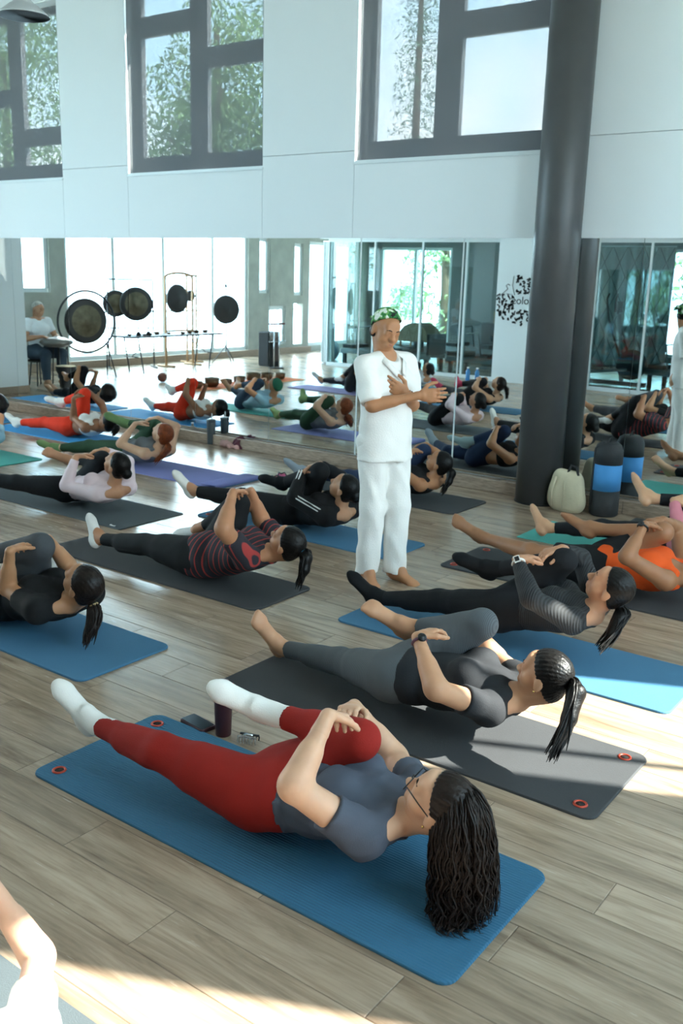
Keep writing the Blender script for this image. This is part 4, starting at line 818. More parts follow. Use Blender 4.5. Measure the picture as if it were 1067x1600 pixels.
# instructor
def instructor():
    F = nv(A(.95, -.31, 0)); Rr = A(F[1], -F[0], 0); b = A(-3.262, 4.925, 0); I = {}
    I['hipR'] = b + Rr * .088 + A(0, 0, .895); I['hipL'] = b - Rr * .088 + A(0, 0, .895); I['mid'] = b + A(0, 0, .895)
    sc = b + A(-.008, .002, 1.375); I['shR'] = sc + Rr * .168; I['shL'] = sc - Rr * .168
    I['ankR'] = A(-3.300, 4.845, .085); I['ankL'] = A(-3.170, 4.975, .085)
    I['kneeR'] = (I['hipR'] + I['ankR']) / 2 + F * .035; I['kneeL'] = (I['hipL'] + I['ankL']) / 2 + F * .03
    I['toeR'] = I['ankR'] + nv(A(.62, -.50, -.42)) * .165; I['toeL'] = I['ankL'] + nv(A(.95, -.05, -.46)) * .165
    I['elR'] = A(-3.195, 4.675, 1.155); I['wrR'] = A(-2.965, 4.82, 1.225)
    I['hdR'] = A(.88, .48, .05); I['hnR'] = nv(A(-.48, .88, .05)); I['elL'] = A(-3.165, 5.085, 1.125); I['wrL'] = A(-3.075, 4.885, 1.215)
    I['hdL'] = nv(A(-.62, -.55, .42)); I['hnL'] = nv(A(-.66, .75, .1)); I['curlL'] = .15; I['curlR'] = .10
    I['head'] = A(-3.272, 4.912, 1.592); I['hf'] = nv(A(.84, -.46, -.30)); I['hu'] = A(.25, 0, 1)
    return I
M['bandana'] = mat('tropical_print', '#2f6a3d', .8)
nt = M['bandana'].node_tree; N = nt.nodes; L = nt.links; vo = N.new('ShaderNodeTexNoise'); vo.inputs['Scale'].default_value = 22; vo.inputs['Detail'].default_value = 2
cr = N.new('ShaderNodeValToRGB'); cr.color_ramp.interpolation = 'CONSTANT'; e = cr.color_ramp.elements; e[0].color = lin('#141a16'); e[1].position = .44; e[1].color = lin('#2f7a3f')
k = e.new(.52); k.color = lin('#7cb066'); k = e.new(.58); k.color = lin('#e6ece2')
tcc = N.new('ShaderNodeTexCoord'); L.new(tcc.outputs['Object'], vo.inputs['Vector']); L.new(vo.outputs['Fac'], cr.inputs['Fac']); L.new(cr.outputs['Color'], N['Principled BSDF'].inputs['Base Color'])
LINEN = mat('white_linen', '#eceae6', .9, bump=.25, bscale=120, var=.02)
def trousers_p(J, TF, FT, s):
    pr = [cap(J['hipL'] + A(0, 0, .02), J['hipR'] + A(0, 0, .02), .098, .098, .92, TF['fr']), cap(TF['P'], TF['P'] + A(0, 0, .10), .15, .14, .72, TF['fr'])]
    for c in 'LR':
        F = FT[c]; kn = F['k'] - TF['fr'] * .008; an = F['a'] + A(0, 0, -.02) - TF['fr'] * .012
        pr += [cap(F['h'], kn, .098, .080), cap(kn, an, .080, .074, clips=[(F['a'] + A(0, 0, -.035), A(0, 0, -1))])]
    return pr
def shirt_p(J, TF, FT, s):
    P, N, u, f, l = TF['P'], TF['N'], TF['up'], TF['fr'], TF['lat']; hem = [(A(P[0], P[1], .795), A(0, 0, -1))]
    pr = [inflate(p, .012, hem) for p in TF['tp'][2:6] + TF['tp'][7:8] + TF['tp'][9:10]] + [cap(N - u * .10 + f * .012, P - u * .30 + f * .01, .168, .205, .68, f, clips=hem), cap(N + u * .045 - f * .012, N - u * .08, .062, .115, .8, f)]
    for c in 'LR':
        a, b = J['sh' + c], J['el' + c]; d = nv(b - a)
        pr += [cap(N + u * .050 - f * .012, a + u * .004, .050, .054), cap(a, b, .060, .072, clips=[(a + (b - a) * .93, d)])]
    pr.append(dict(ell(N + u * .10 + f * .05, np.array([l, u, f]), np.array([.060, .075, .085])), sub=True))
    return pr
R = make_person('person', 'person standing in loose white shirt and trousers with green bandana, hands raised', instructor(),
    [dict(kind='custom', name='trousers', mat=LINEN, prims=trousers_p, k=.025, fold=(.0042, 42, 9, (1, 1, .22))), dict(kind='custom', name='shirt', mat=LINEN, prims=shirt_p, k=.03, fold=(.0042, 36, 12, (1, 1, .30)))],
    '#b37f5c', None, 1.03, .90, male=True, h=.0062, gh=.0075, face={'brow': 'brow'}, curl=.2, handh=.0034)
root, J, off, TF = R; hc, hf, hu, hs = head_frame(J)
V_, Q_ = hair_geo(J, 1.03, 'buzz', .005); o = link(bpy.data.objects.new('bandana', np_mesh('bandana', (V_ - hc) * 1.045 + hc + off + hu * .002, Q_, M['bandana'])), root)
V_, Q_ = surface([ell(hc - hf * .045 - hu * .03, np.array([hs, hf, hu]), np.array([.078, .062, .055]), clips=[(hc - hf * .005, nv(hf))])], .006, .01); link(bpy.data.objects.new('hair', np_mesh('hair', V_ + off, Q_, M['hair_black'])), root)
V_, Q_ = surface([ell(hc - hf * .125 + hu * .045, np.array([hs, hf, hu]), (.03, .028, .022)), cap(hc - hf * .12 + hu * .04, hc - hf * .165 + hu * .015 + hs * .03, .018, .01, .6, hu), cap(hc - hf * .12 + hu * .04, hc - hf * .16 + hu * .0 - hs * .02, .018, .01, .6, hu)], .005, .012)
link(bpy.data.objects.new('bandana_knot', np_mesh('bandana_knot', V_ + off, Q_, M['bandana'])), root)
# shirt collar and placket
nk = TF['N'] + off; U_, F_, S_ = TF['up'], TF['fr'], TF['lat']
mb = MB()
for g in (-1, 1):
    P = [nk + U_ * .085 - F_ * .055 + S_ * 0, nk + U_ * .080 - F_ * .02 + S_ * g * .062, nk + U_ * .045 + F_ * .055 + S_ * g * .062, nk - U_ * .035 + F_ * .115 + S_ * g * .012]
    V = []
    for i, q in enumerate(P):
        o_ = S_ * g * (.004 if i == 0 else .022) - U_ * .026 + F_ * (.004 if i > 1 else -.012); V += [q, q + o_]
    V = [q + F_ * (.030 if i_ > 3 else .008) for i_, q in enumerate(V)]; mb.add(V, [(0, 1, 3, 2), (2, 3, 5, 4), (4, 5, 7, 6)] if g > 0 else [(2, 3, 1, 0), (4, 5, 3, 2), (6, 7, 5, 4)], True)
cl_ = mb.build('collar', LINEN, root); sm = cl_.modifiers.new('thick', 'SOLIDIFY'); sm.thickness = .004; sm.offset = 0
d = nv(J['wrL'] - J['elL']); mb = MB(); M['beads'] = mat('dark_beads', '#2a1b14', .4)
for i in range(2):
    q = Vector(d).to_track_quat('Z', 'Y').to_matrix(); c = J['wrL'] - d * (.02 + .018 * i) + off
    for a in range(14): mb.lathe([(.006 * math.sin(t), -.006 * math.cos(t)) for t in np.linspace(.1, 3.04, 5)], 6, Vector(c) + q @ Vector((.030 * math.cos(a * .449), .030 * math.sin(a * .449), 0)))
mb.build('bracelet', 'beads', root)

# musician on a stool by the window wall
def musician():
    b = A(-13.45, 5.95, 0); I = {}; I['mid'] = b + A(0, 0, .56)
    I['hipR'] = b + A(0, -.09, .56); I['hipL'] = b + A(0, .09, .56); I['shR'] = b + A(.02, -.19, 1.03); I['shL'] = b + A(.02, .19, 1.03)
    I['kneeR'] = b + A(.42, -.16, .54); I['kneeL'] = b + A(.42, .16, .54); I['ankR'] = b + A(.38, -.17, .12); I['ankL'] = b + A(.44, .17, .12)
    for c in 'LR': I['toe' + c] = I['ank' + c] + nv(A(.9, 0, -.42)) * .175
    I['elR'] = b + A(.10, -.30, .78); I['elL'] = b + A(.12, .30, .78); I['wrR'] = b + A(.33, -.18, .79); I['wrL'] = b + A(.36, .16, .82)
    I['hdR'] = A(.9, .3, -.1); I['hdL'] = A(.9, -.3, -.1); I['hnR'] = A(0, 0, -1); I['hnL'] = A(0, 0, -1)
    I['head'] = b + A(.06, 0, 1.24); I['hf'] = A(.97, -.1, -.2); return I
make_person('person', 'person in white tee and jeans seated on a stool playing a handpan', musician(),
    [legs('#3c4a58', .97, name='jeans', t=.012, loose=.014, fold=(.003, 30, 3)), top('#e6ebee', .62, -.08, t=.016, fold=(.004, 28, 4))], '#b98a6c', dict(style='buzz', mat=M['hair_grey']), 1.05, 1.05, male=True, h=.0098, face=True)
# ------------------------------------------------------------------ yoga mats
def matmat(name, c, rib=None, rough=.75):
    m = mat(name, c, rough, bump=.25, bscale=320, var=.05, vscale=2.5, spec=.3)
    if rib:
        nt = m.node_tree; N = nt.nodes; L = nt.links; b = N['Principled BSDF']; t = N.new('ShaderNodeTexCoord'); w = N.new('ShaderNodeTexWave'); w.bands_direction = 'Y' if rib[0] == 'y' else 'X'
        w.inputs['Scale'].default_value = rib[1]; w.wave_profile = 'SIN'; L.new(t.outputs['Object'], w.inputs['Vector'])
        bp = N.new('ShaderNodeBump'); bp.inputs['Strength'].default_value = .75; bp.inputs['Distance'].default_value = .003; L.new(w.outputs['Fac'], bp.inputs['Height']); L.new(bp.outputs['Normal'], b.inputs['Normal'])
    return m
M['mat_blue'] = matmat('mat_blue', '#42708f'); M['mat_blue_rib'] = matmat('mat_blue_ridged', '#336583', ('y', 26)); M['mat_black'] = matmat('mat_black', '#3c3d3f')
M['mat_grey'] = matmat('mat_dark_grey', '#4a5256'); M['mat_teal'] = matmat('mat_teal', '#4fa59c'); M['mat_purple'] = matmat('mat_purple', '#7d7fb5'); M['mat_bright'] = matmat('mat_bright_blue', '#3a93cf'); M['mat_lilac'] = matmat('mat_lilac', '#8b84b0')
M['grommet'] = mat('copper_red_ring', '#b0402c', .35, .4); M['hole'] = mat('grommet_hole', '#1a1412', .7)
def rrect(x0, x1, y0, y1, r, n=6):
    P = []
    for cx, cy, a in ((x1 - r, y0 + r, -90), (x1 - r, y1 - r, 0), (x0 + r, y1 - r, 90), (x0 + r, y0 + r, 180)):
        for i in range(n + 1): t = math.radians(a + 90 * i / n); P.append((cx + r * math.cos(t), cy + r * math.sin(t)))
    return P
def yoga_mat(m, x0, x1, y0, y1, label, gx=(), r=.05, th=.011, skew=0.0):
    cx, cy = (x0 + x1) / 2, (y0 + y1) / 2; o = thing('yoga_mat', (cx, cy, 0), label, 'yoga mat', rz=skew); mb = MB(); P = rrect(x0 - cx, x1 - cx, y0 - cy, y1 - cy, r)
    V = []; n = len(P)
    for z, e in ((0, .0), (th * .35, -.002), (th * .8, 0), (th, .004)):
        for p in P: d = math.hypot(*p); V.append((p[0] * (1 - e / d), p[1] * (1 - e / d), z))
    F = [(k * n + i, k * n + (i + 1) % n, (k + 1) * n + (i + 1) % n, (k + 1) * n + i) for k in range(3) for i in range(n)] + [tuple(range(3 * n, 4 * n)), tuple(reversed(range(n)))]
    mb.add(V, F); mb.build('mat_sheet', m, o)
    for gxx, side in gx:
        c = (gxx - cx, (y0 + .075 if side < 0 else y1 - .075) - cy, th); g = MB(); g.torus(c, .023, .0055, None, 24, 8); q = g.build('grommet', 'grommet', o); g = MB(); g.lathe([(.019, 0), (.019, .0012)], 16, c); g.build('grommet_hole', 'hole', q)
    return o
yoga_mat('mat_blue_rib', -2.90, -1.04, 1.995, 2.655, 'ridged blue yoga mat with two red rings under the person in red leggings', ((-2.82, -1), (-2.82, 1)))
yoga_mat('mat_black', -2.93, -1.05, 3.05, 3.66, 'black yoga mat with two red rings under the person in grey leggings', ((-1.13, -1), (-1.13, 1)))
yoga_mat('mat_blue', -3.01, -1.12, 4.11, 4.72, 'smooth blue yoga mat under the person in ribbed black top', ((-2.93, 1),))
yoga_mat('mat_black', -3.11, -1.22, 5.42, 6.04, 'black yoga mat with red rings under the person in orange tank top', ((-3.03, -1), (-3.03, 1)))
yoga_mat('mat_teal', -3.04, -1.15, 6.47, 7.11, 'thin teal yoga mat under the person in deep pink top', r=.008, th=.007)
yoga_mat('mat_black', -2.55, -0.9, 7.13, 7.70, 'black yoga mat lying between the teal mat and the mirrors', r=.02, th=.008)
yoga_mat('mat_black', -5.41, -3.45, 3.92, 4.47, 'black yoga mat under the person in striped tee', ((-5.32, -1), (-5.32, 1)))
yoga_mat('mat_blue', -5.28, -3.42, 2.65, 3.24, 'blue yoga mat under the person in plain black tee')
yoga_mat('mat_blue', -5.30, -3.44, 5.30, 5.82, 'blue yoga mat under the person in black track jacket', ((-5.22, -1),))
yoga_mat('mat_black', -5.60, -3.755, 6.74, 7.36, 'black yoga mat under the person in navy leggings')
yoga_mat('mat_grey', -7.30, -5.40, 4.60, 5.27, 'dark grey yoga mat under the person in pale pink top', r=.012, th=.008)
pm_ = yoga_mat('mat_purple', -7.75, -5.86, 6.10, 6.70, 'purple yoga mat with rolled end under the person in green leggings', r=.01, th=.008)
g = MB(); V = []; F = []
for j in range(2):
    for i in range(15):
        a = -1.57 + i * .33; V.append((.945 - .20 * max(0, (i - 7)) / 7 + .0 + .018 * math.cos(a) if i < 8 else .945 - .17 * (i - 7) / 7, -.30 + .6 * j, .018 + .017 * math.sin(a) if i < 8 else .032 - .006 * (i - 7) / 7))
F = [(i, i + 1, 15 + i + 1, 15 + i) for i in range(14)]; g.add(V, F, True); rl = g.build('folded_end', 'mat_purple', pm_); sm = rl.modifiers.new('thick', 'SOLIDIFY'); sm.thickness = .006
g = MB(); g.box2((.60, -.31, .0), (.975, .29, .006)); g.build('underlay', 'mat_blue', pm_)
yoga_mat('mat_bright', -10.2, -8.35, 6.71, 7.30, 'bright blue yoga mat under the person in orange-red leggings', r=.02)
yoga_mat('mat_bright', -12.3, -10.35, 6.75, 7.35, 'bright blue yoga mat under the person all in black', r=.02)
yoga_mat('mat_teal', -9.95, -8.06, 5.37, 5.90, 'teal patterned yoga mat under the person in pale blue tee', r=.02)
yoga_mat('mat_blue', -8.0, -6.1, 2.55, 3.15, 'blue yoga mat under the person in crimson socks', r=.02)
yoga_mat('mat_lilac', -10.5, -8.55, 2.45, 3.05, 'lilac yoga mat beside the orange runner of bowls', r=.02)
yoga_mat('mat_blue', -10.2, -8.3, 1.0, 1.6, 'blue yoga mat under the person in pale grey tee', r=.02)
yoga_mat('mat_grey', -2.95, -1.02, .70, 1.32, 'grey yoga mat under the person with the cream sleeve', r=.02)

# ------------------------------------------------------------------ small things on the floor
M['maroon'] = mat('maroon_metal', '#43252a', .35, .3); M['maroon_lid'] = mat('maroon_lid', '#4b3035', .5); M['red_cord'] = mat('red_cord', '#b02a2a', .6); M['slate'] = mat('slate_metal', '#4c565c', .4, .3)
def tumbler(x, y, label, m, lid, h=.2, r=.038, straw=False, cordm=None):
    o = thing('tumbler', (x, y, 0), label, 'tumbler'); b = MB(); b.lathe([(r * .80, 0), (r * .84, .004), (r, h * .95), (r * 1.0, h), (r * .9, h)], 28); b.build('cup_body', m, o)
    b = MB(); b.lathe([(r * 1.03, h - .004), (r * 1.05, h + .012), (r * .97, h + .022), (r * .6, h + .045 if cordm else h + .026)], 28); b.build('lid', lid, o)
    if straw: b = MB(); b.tube([(.01, 0, h + .01), (.012, .004, h + .09)], .0045, 8); b.build('straw', 'white', o)
    if cordm: b = MB(); b.tube([(r * math.cos(a) * 1.06, r * math.sin(a) * 1.06, h + .016 + .012 * math.sin(a * 2)) for a in np.linspace(0, 6.28, 20)] + [(r * 1.2, .02, h + .03)], .0025, 6); b.build('cord', cordm, o)
    return o
p = pfloor(340, 1152); tumbler(p[0], p[1] + .035, 'tall maroon tumbler with domed lid beside blue ridged mat', 'maroon', 'maroon_lid', .20, .040, cordm='red_cord')
p = pfloor(300, 1138); o = thing('smartphone', (p[0], p[1] + .035, 0), 'black smartphone in maroon case lying on the floor beside the tumbler', 'phone', rz=math.radians(-8))
b = MB(); b.prism(rrect(-.078, .078, -.040, .040, .012), 0, .018); b.build('case', 'maroon', o, bevel=.003); b = MB(); b.prism(rrect(-.072, .072, -.034, .034, .009), .018, .0195); b.build('screen', mat('phone_glass', '#16232b', .08), o)
p = pfloor(388, 1160); o = thing('hair_claw_clip', (p[0], p[1], 0), 'black and clear hair claw clip on the floor beside the tumbler', 'hair clip', rz=.35)
M['clear'] = mat('clear_plastic', '#c9c4be', .12, trans=.7)
for sgn, mm in ((-1, 'clear'), (1, 'black')):
    b = MB(); b.box((0, sgn * .014, .030), (.085, .010, .008)); jaw = b.build('jaw', mm, o, bevel=.002); b = MB()
    for i in range(7): x = -.038 + i * .0127; b.tube([(x, sgn * .016, .030), (x, sgn * .027, .018), (x, sgn * .020, .004)], .0028, 6)
    b.build('teeth', mm, jaw)
b = MB(); b.tube([(-.02, 0, .034), (.02, 0, .034)], .006, 10); b.build('spring', 'chrome', o)
p = pfloor(327, 694); tumbler(p[0], p[1] + .03, 'grey steel tumbler with straw beside the mirror ledge', 'slate', 'slate', .26, .05, True)
b_ = thing('drink_bottle', (p[0] - .55, p[1] + .0, 0), 'small clear water bottle beside the bright blue mat', 'bottle'); b = MB(); b.lathe([(.026, 0), (.03, .006), (.03, .10), (.014, .13), (.014, .145)], 20); b.build('bottle_body', 'clear', b_); b = MB(); b.lathe([(.016, .145), (.016, .16)], 16); b.build('cap', 'white', b_)
# crumpled clothes by the ledge
p = pfloor(366, 700); o = thing('clothes_pile', (p[0], p[1] + .02, 0), 'crumpled pink and plum clothes on the floor by the mirror ledge', 'clothes')
for i, (dx, dy, sx, sy, sz, c, nm) in enumerate(((-.10, .0, .13, .07, .05, '#b08a86', 'top_garment'), (.05, .03, .10, .08, .075, '#5a3440', 'jacket'), (.17, .06, .12, .05, .035, '#3a2c31', 'scarf'), (-.02, -.05, .10, .03, .025, '#c79a94', 'strap'))):
    V_, Q_ = surface([ell((dx, dy, sz * .55), np.eye(3), (sx, sy, sz), clips=[((0, 0, 0.001), (0, 0, -1))])], .008, .02, folds(.016, 60, i)); V_[:, 2] = np.maximum(V_[:, 2], .001); link(bpy.data.objects.new(nm, np_mesh(nm, V_, Q_, fab(c))), o)
# white tag on the black mat, hair clip on the grey mat
p = pfloor(612, 1159, .012); o = thing('paper_tag', (p[0], p[1], .0115), 'white paper label lying on black mat edge', 'label', rz=math.radians(-2)); b = MB(); b.box((0, 0, .0008), (.09, .022, .0012)); b.build('card', 'white', o); b = MB(); b.tube([(-.04, 0, .001), (-.06, .006, .001)], .0012, 5); b.build('string', 'white', o)
p = pfloor(176, 822, .008); o = thing('hair_barrette', (p[0], p[1], .008), 'small white barrette on the dark grey mat', 'hair clip'); b = MB(); b.box((0, 0, .006), (.055, .014, .008)); b.build('bar', 'white', o, bevel=.002); b = MB(); b.box((.01, 0, .011), (.03, .006, .003)); b.build('clasp', 'steel_dark', o)
# sandals beyond the purple mat
for i, (px, py, c) in enumerate(((414, 752, '#d86a92'), (404, 757, '#d86a92'))):
    p = pfloor(px, py); o = thing('flip_flop', (p[0], p[1] + .25, 0), 'pink flip flop on the floor beyond the purple mat', 'flip flop', 'pink flip flops', rz=2.4 + .2 * i); b = MB()
    b.prism([(.12 * math.cos(t), .042 * math.sin(t) * (1 + .25 * math.cos(t))) for t in np.linspace(0, 6.1, 22)], 0, .018); b.build('sole', fab(c), o); b = MB(); b.tube([(.07, 0, .02), (.03, .03, .045), (-.03, .042, .015)], .006, 6); b.tube([(.07, 0, .02), (.03, -.03, .045), (-.03, -.042, .015)], .006, 6); b.build('strap', 'black', o)

# ------------------------------------------------------------------ bag and rolled-mat carriers by the pillar
M['canvas'] = mat('beige_canvas', '#c3b79c', .9, bump=.3, bscale=90, var=.08); M['bag_blue'] = mat('nylon_blue', '#3f86c0', .7, bump=.15, bscale=60); M['bag_black'] = mat('nylon_black', '#27282a', .75, bump=.25, bscale=50)
p = pfloor(892, 790); o = thing('canvas_bag', (p[0] + .045, 7.54, 0), 'beige canvas backpack slumped against the dark pillar', 'bag')
V_, Q_ = surface([cap((-.06, 0, .10), (.06, 0, .10), .115, .115, .75, A(0, 1, 0), clips=[((0, 0, .002), (0, 0, -1))]), cap((-.05, .01, .28), (.05, .01, .26), .085, .085, .7, A(0, 1, 0)), cap((-.05, 0, .18), (.05, 0, .17), .115, .115, .72, A(0, 1, 0))], .007, .05, folds(.008, 26, 4)); V_[:, 2] = np.maximum(V_[:, 2], .001); link(bpy.data.objects.new('bag_body', np_mesh('bag_body', V_, Q_, M['canvas'])), o)
b = MB(); b.tube([(.00, -.02, .33), (.02, .0, .40), (.07, .0, .39), (.09, -.01, .32)], .012, 8); b.build('handle', 'bag_black', o); b = MB(); b.tube([(-.10, -.085, .05), (-.105, -.085, .18), (-.08, -.07, .30)], .010, 6); b.build('strap', 'canvas', o); b = MB(); b.tube([(.0, -.09, .03), (.005, -.095, .15), (.0, -.075, .28)], .004, 6); b.build('seam', 'canvas', o)
p = pfloor(938, 800); o = thing('mat_carrier', (p[0] + .05, 7.645, 0), 'black and blue mat carrier tube standing by the canvas bag', 'mat bag')
b = MB(); b.lathe([(.108, 0), (.12, .012), (.12, .22)], 28); b.build('lower_panel', 'bag_black', o); b = MB(); b.lathe([(.1205, .22), (.121, .44)], 28); b.build('blue_panel', 'bag_blue', o); b = MB(); b.lathe([(.12, .44), (.119, .55), (.10, .60), (.07, .62), (.03, .615)], 28); b.build('upper_panel', 'bag_black', o)
b = MB(); b.tube([(-.088, -.09, .05), (-.09, -.092, .3), (-.082, -.088, .57), (-.02, -.07, .63)], .009, 6); b.build('shoulder_strap', 'bag_black', o); b = MB(); b.tube([(.01 * math.cos(a), -.01 + .035 * math.sin(a), .63 + .03 * math.cos(a)) for a in np.linspace(0, 6.28, 14)], .004, 6); b.build('drawstring', 'bag_black', o)

# pendant lamp
o = thing('pendant_lamp', (-6.35, 4.67, 3.655), 'white cone pendant lamp hanging high on a cord', 'lamp'); b = MB(); b.lathe([(.185, 0), (.178, .012), (.10, .075), (.055, .10), (.05, .12), (.048, .12), (.095, .07), (.172, .008), (.18, 0)], 36); b.build('lamp_shade', mat('lamp_enamel', '#c9cccc', .35), o)
b = MB(); b.lathe([(.035, .10), (.035, .19), (.012, .21)], 16); b.build('socket', 'chrome', o); b = MB(); b.tube([(0, 0, .20), (0, 0, 1.45)], .005, 6); b.build('cord', 'black', o); b = MB(); b.lathe([(.01, .11), (.03, .085), (.036, .06), (.022, .035), (.001, .028)], 16); b.build('bulb', 'white', o)

# ------------------------------------------------------------------ the sound corner by the windows (seen in the mirrors)
M['gong'] = mat('hammered_bronze', '#6d6654', .45, .75, bump=.5, bscale=45, var=.3, vscale=8); M['gong_dark'] = mat('dark_gong', '#3f3d3d', .5, .5, bump=.3, bscale=45); M['wood'] = mat('light_wood', '#b58d66', .55, var=.2, vscale=8, stretch=(1, 1, 8)); M['bronze'] = mat('bowl_bronze', '#6b4f38', .4, .6, bump=.3, bscale=70)
RX = Matrix.Rotation(math.pi / 2, 3, 'Y')
def gong_disc(o, c, r, m, lighter=None):
    b = MB(); b.lathe([(.001, .012), (r * .2, .02), (r * .24, .006), (r * .86, .004), (r * .95, -.005), (r, -.05), (r * .985, -.05), (r * .93, -.012), (.001, -.004)], 40, c, RX); d = b.build('gong_disc', m, o)
    b = MB(); b.lathe([(r * .865, .0045), (r * .99, -.008), (r * 1.004, -.05), (r * .99, -.01)], 40, c, RX); b.build('rim', 'gong_dark', d); return d
def tube(o, nm, P, r, m='steel_dark', n=8): b = MB(); b.tube(P, r, n); return b.build(nm, m, o)
o = thing('gong', (-13.95, 4.52, 0), 'large bronze gong hung in a round ring stand', 'gong', rz=.25); gong_disc(o, (0, 0, .99), .40, 'gong'); b = MB(); b.torus((0, 0, .98), .54, .020, RX, 56, 8); b.build('ring_frame', 'steel_dark', o)
for y in (-.38, .38): tube(o, 'leg', [(0, y, .60), (.18, y * 1.2, 0)], .012); tube(o, 'leg', [(0, y, .60), (-.18, y * 1.2, 0)], .012)
for y in (-.16, .16): tube(o, 'cord', [(0, y, 1.36), (0, y * 1.2, 1.49)], .004)
o = thing('gong', (-14.75, 2.78, 0), 'black square stand with two bronze gongs behind the table', 'gong', rz=.5)
for y in (-.45, .45): tube(o, 'post', [(0, y, 0), (0, y, 1.72)], .014); tube(o, 'foot', [(-.25, y, .015), (.25, y, .015)], .014)
tube(o, 'crossbar', [(0, -.45, 1.72), (0, .45, 1.72)], .014); tube(o, 'lower_bar', [(0, -.45, .78), (0, .45, .78)], .012); gong_disc(o, (.0, -.12, 1.25), .33, 'gong'); gong_disc(o, (-.10, .26, 1.25), .26, 'gong')
for y in (-.12, .30): tube(o, 'cord', [(0, y - .1, 1.5), (0, y - .08, 1.71)], .004); tube(o, 'cord', [(0, y + .1, 1.5), (0, y + .08, 1.71)], .004)
o = thing('gong', (-14.45, 1.75, 0), 'wooden arched stand holding a dark gong by the window', 'gong')
for y in (-.38, .38): tube(o, 'post', [(0, y, 0), (0, y, 1.78)], .024, 'wood')
tube(o, 'arch', [(0, .38 * math.cos(t), 1.78 + .09 * math.sin(t)) for t in np.linspace(0, math.pi, 13)], .024, 'wood'); tube(o, 'stretcher', [(0, -.38, .72), (0, .38, .72)], .02, 'wood'); gong_disc(o, (.0, .02, 1.36), .29, 'gong_dark')
for y in (-.38, .38): tube(o, 'foot', [(-.25, y, .02), (.25, y, .02)], .02, 'wood')
for y in (-.10, .12): tube(o, 'cord', [(0, y, 1.6), (0, y, 1.84)], .004)
o = thing('gong', (-14.9, .95, 0), 'tall wooden stand with a narrow dark gong', 'gong')
for y in (-.14, .14): tube(o, 'post', [(0, y, 0), (0, y, 1.82)], .02, 'wood'); tube(o, 'foot', [(-.2, y, .018), (.2, y, .018)], .018, 'wood')
tube(o, 'crossbar', [(0, -.17, 1.82), (0, .17, 1.82)], .022, 'wood'); gong_disc(o, (0, 0, 1.4), .12, 'gong_dark')
o = thing('gong', (-14.2, .60, 0), 'dark round gong on a slim tripod stand', 'gong', rz=.4); gong_disc(o, (0, 0, 1.14), .30, 'gong_dark'); tube(o, 'pole', [(-.05, 0, .25), (-.05, 0, 1.62)], .011); tube(o, 'crossbar', [(-.05, -.28, 1.55), (-.05, .28, 1.55)], .008)
for a in (0, 2.1, 4.2): tube(o, 'leg', [(-.05, 0, .38), (-.05 + .3 * math.cos(a), .3 * math.sin(a), .01)], .010)
b = MB(); b.lathe([(.02, 1.6), (.03, 1.63), (.01, 1.68)], 12, (-.05, 0, 0)); b.build('top_knob', 'black', o)
o = thing('folding_table', (-14.0, 2.45, 0), 'long folding table with a black cloth top under the gongs', 'table'); b = MB(); b.box((0, 0, .68), (.55, 2.5, .03)); b.build('table_top', 'black', o, bevel=.006)
for y in (-1.0, 1.0):
    for x in (-.2, .2): tube(o, 'leg', [(x, y, .66), (x, y + .12 * (1 if y < 0 else -1), .0)], .013)
    tube(o, 'brace', [(-.2, y, .3), (.2, y, .3)], .009); tube(o, 'brace', [(0, y, .3), (0, y * .45, .66)], .008)
R_ = np.random.RandomState(5)
for i in range(9):
    y = 2.45 - 1.05 + i * .26; x = -14.0 + R_.uniform(-.12, .15); r = R_.uniform(.035, .07); o = thing('singing_bowl', (x, y, .695), 'small bronze singing bowl on the folding table', 'singing bowl', 'bowls on the folding table')
    b = MB(); b.lathe([(r * .5, 0), (r * .85, r * .35), (r, r * .8), (r * .92, r * .8), (r * .7, r * .3)], 18); b.build('bowl', 'bronze', o); b = MB(); b.torus((0, 0, .006), r * .5, .008, None, 14, 6); b.build('cushion_ring', 'black', o)
for i, y in enumerate((3.35, 3.1)):
    o = thing('mallet', (-13.9, y, .695), 'black padded gong mallet standing on the folding table', 'mallet', 'mallets on the folding table'); b = MB(); b.lathe([(.045, 0), (.05, .04), (.03, .075), (.001, .08)], 14); b.build('head', 'black', o); tube(o, 'handle', [(0, 0, .07), (0, 0, .2)], .01, 'black')
o = thing('rug', (-11.4, 3.2, 0), 'orange cloth runner under a row of singing bowls', 'rug'); b = MB(); b.box((0, 0, .004), (.6, 2.8, .008)); b.build('cloth', fab('#c5673a'), o); b = MB(); b.box((.31, 0, .003), (.03, 2.8, .004)); b.build('fringe', fab('#d9b48a'), o)
for i in range(7):
    r = (.10, .13, .09, .11, .14, .12, .10)[i]; y = 4.35 - i * .37; o = thing('singing_bowl', (-11.4 + R_.uniform(-.08, .08), y, .008), 'dark bronze singing bowl standing on the orange runner', 'singing bowl', 'bowls on the orange runner')
    b = MB(); b.lathe([(r * .6, 0), (r * .9, r * .35), (r, r * 1.1), (r * .94, r * 1.1), (r * .75, r * .3), (.01, .02)], 24); b.build('bowl', 'bronze', o); b = MB(); b.torus((0, 0, r * 1.1), r * .97, .006, None, 24, 6); b.build('lip', 'gong', o)
o = thing('ball', (-12.48, 4.10, 0), 'small reddish wooden ball on the pale floor', 'ball'); b = MB(); b.lathe([(.085 * math.sin(a), .085 - .085 * math.cos(a)) for a in np.linspace(.02, 3.12, 14)], 20); b.build('shell', mat('ball_wood', '#7a4436', .5), o); b = MB(); b.torus((0, 0, .085), .0852, .002, None, 24, 5); b.build('seam', 'black', o)
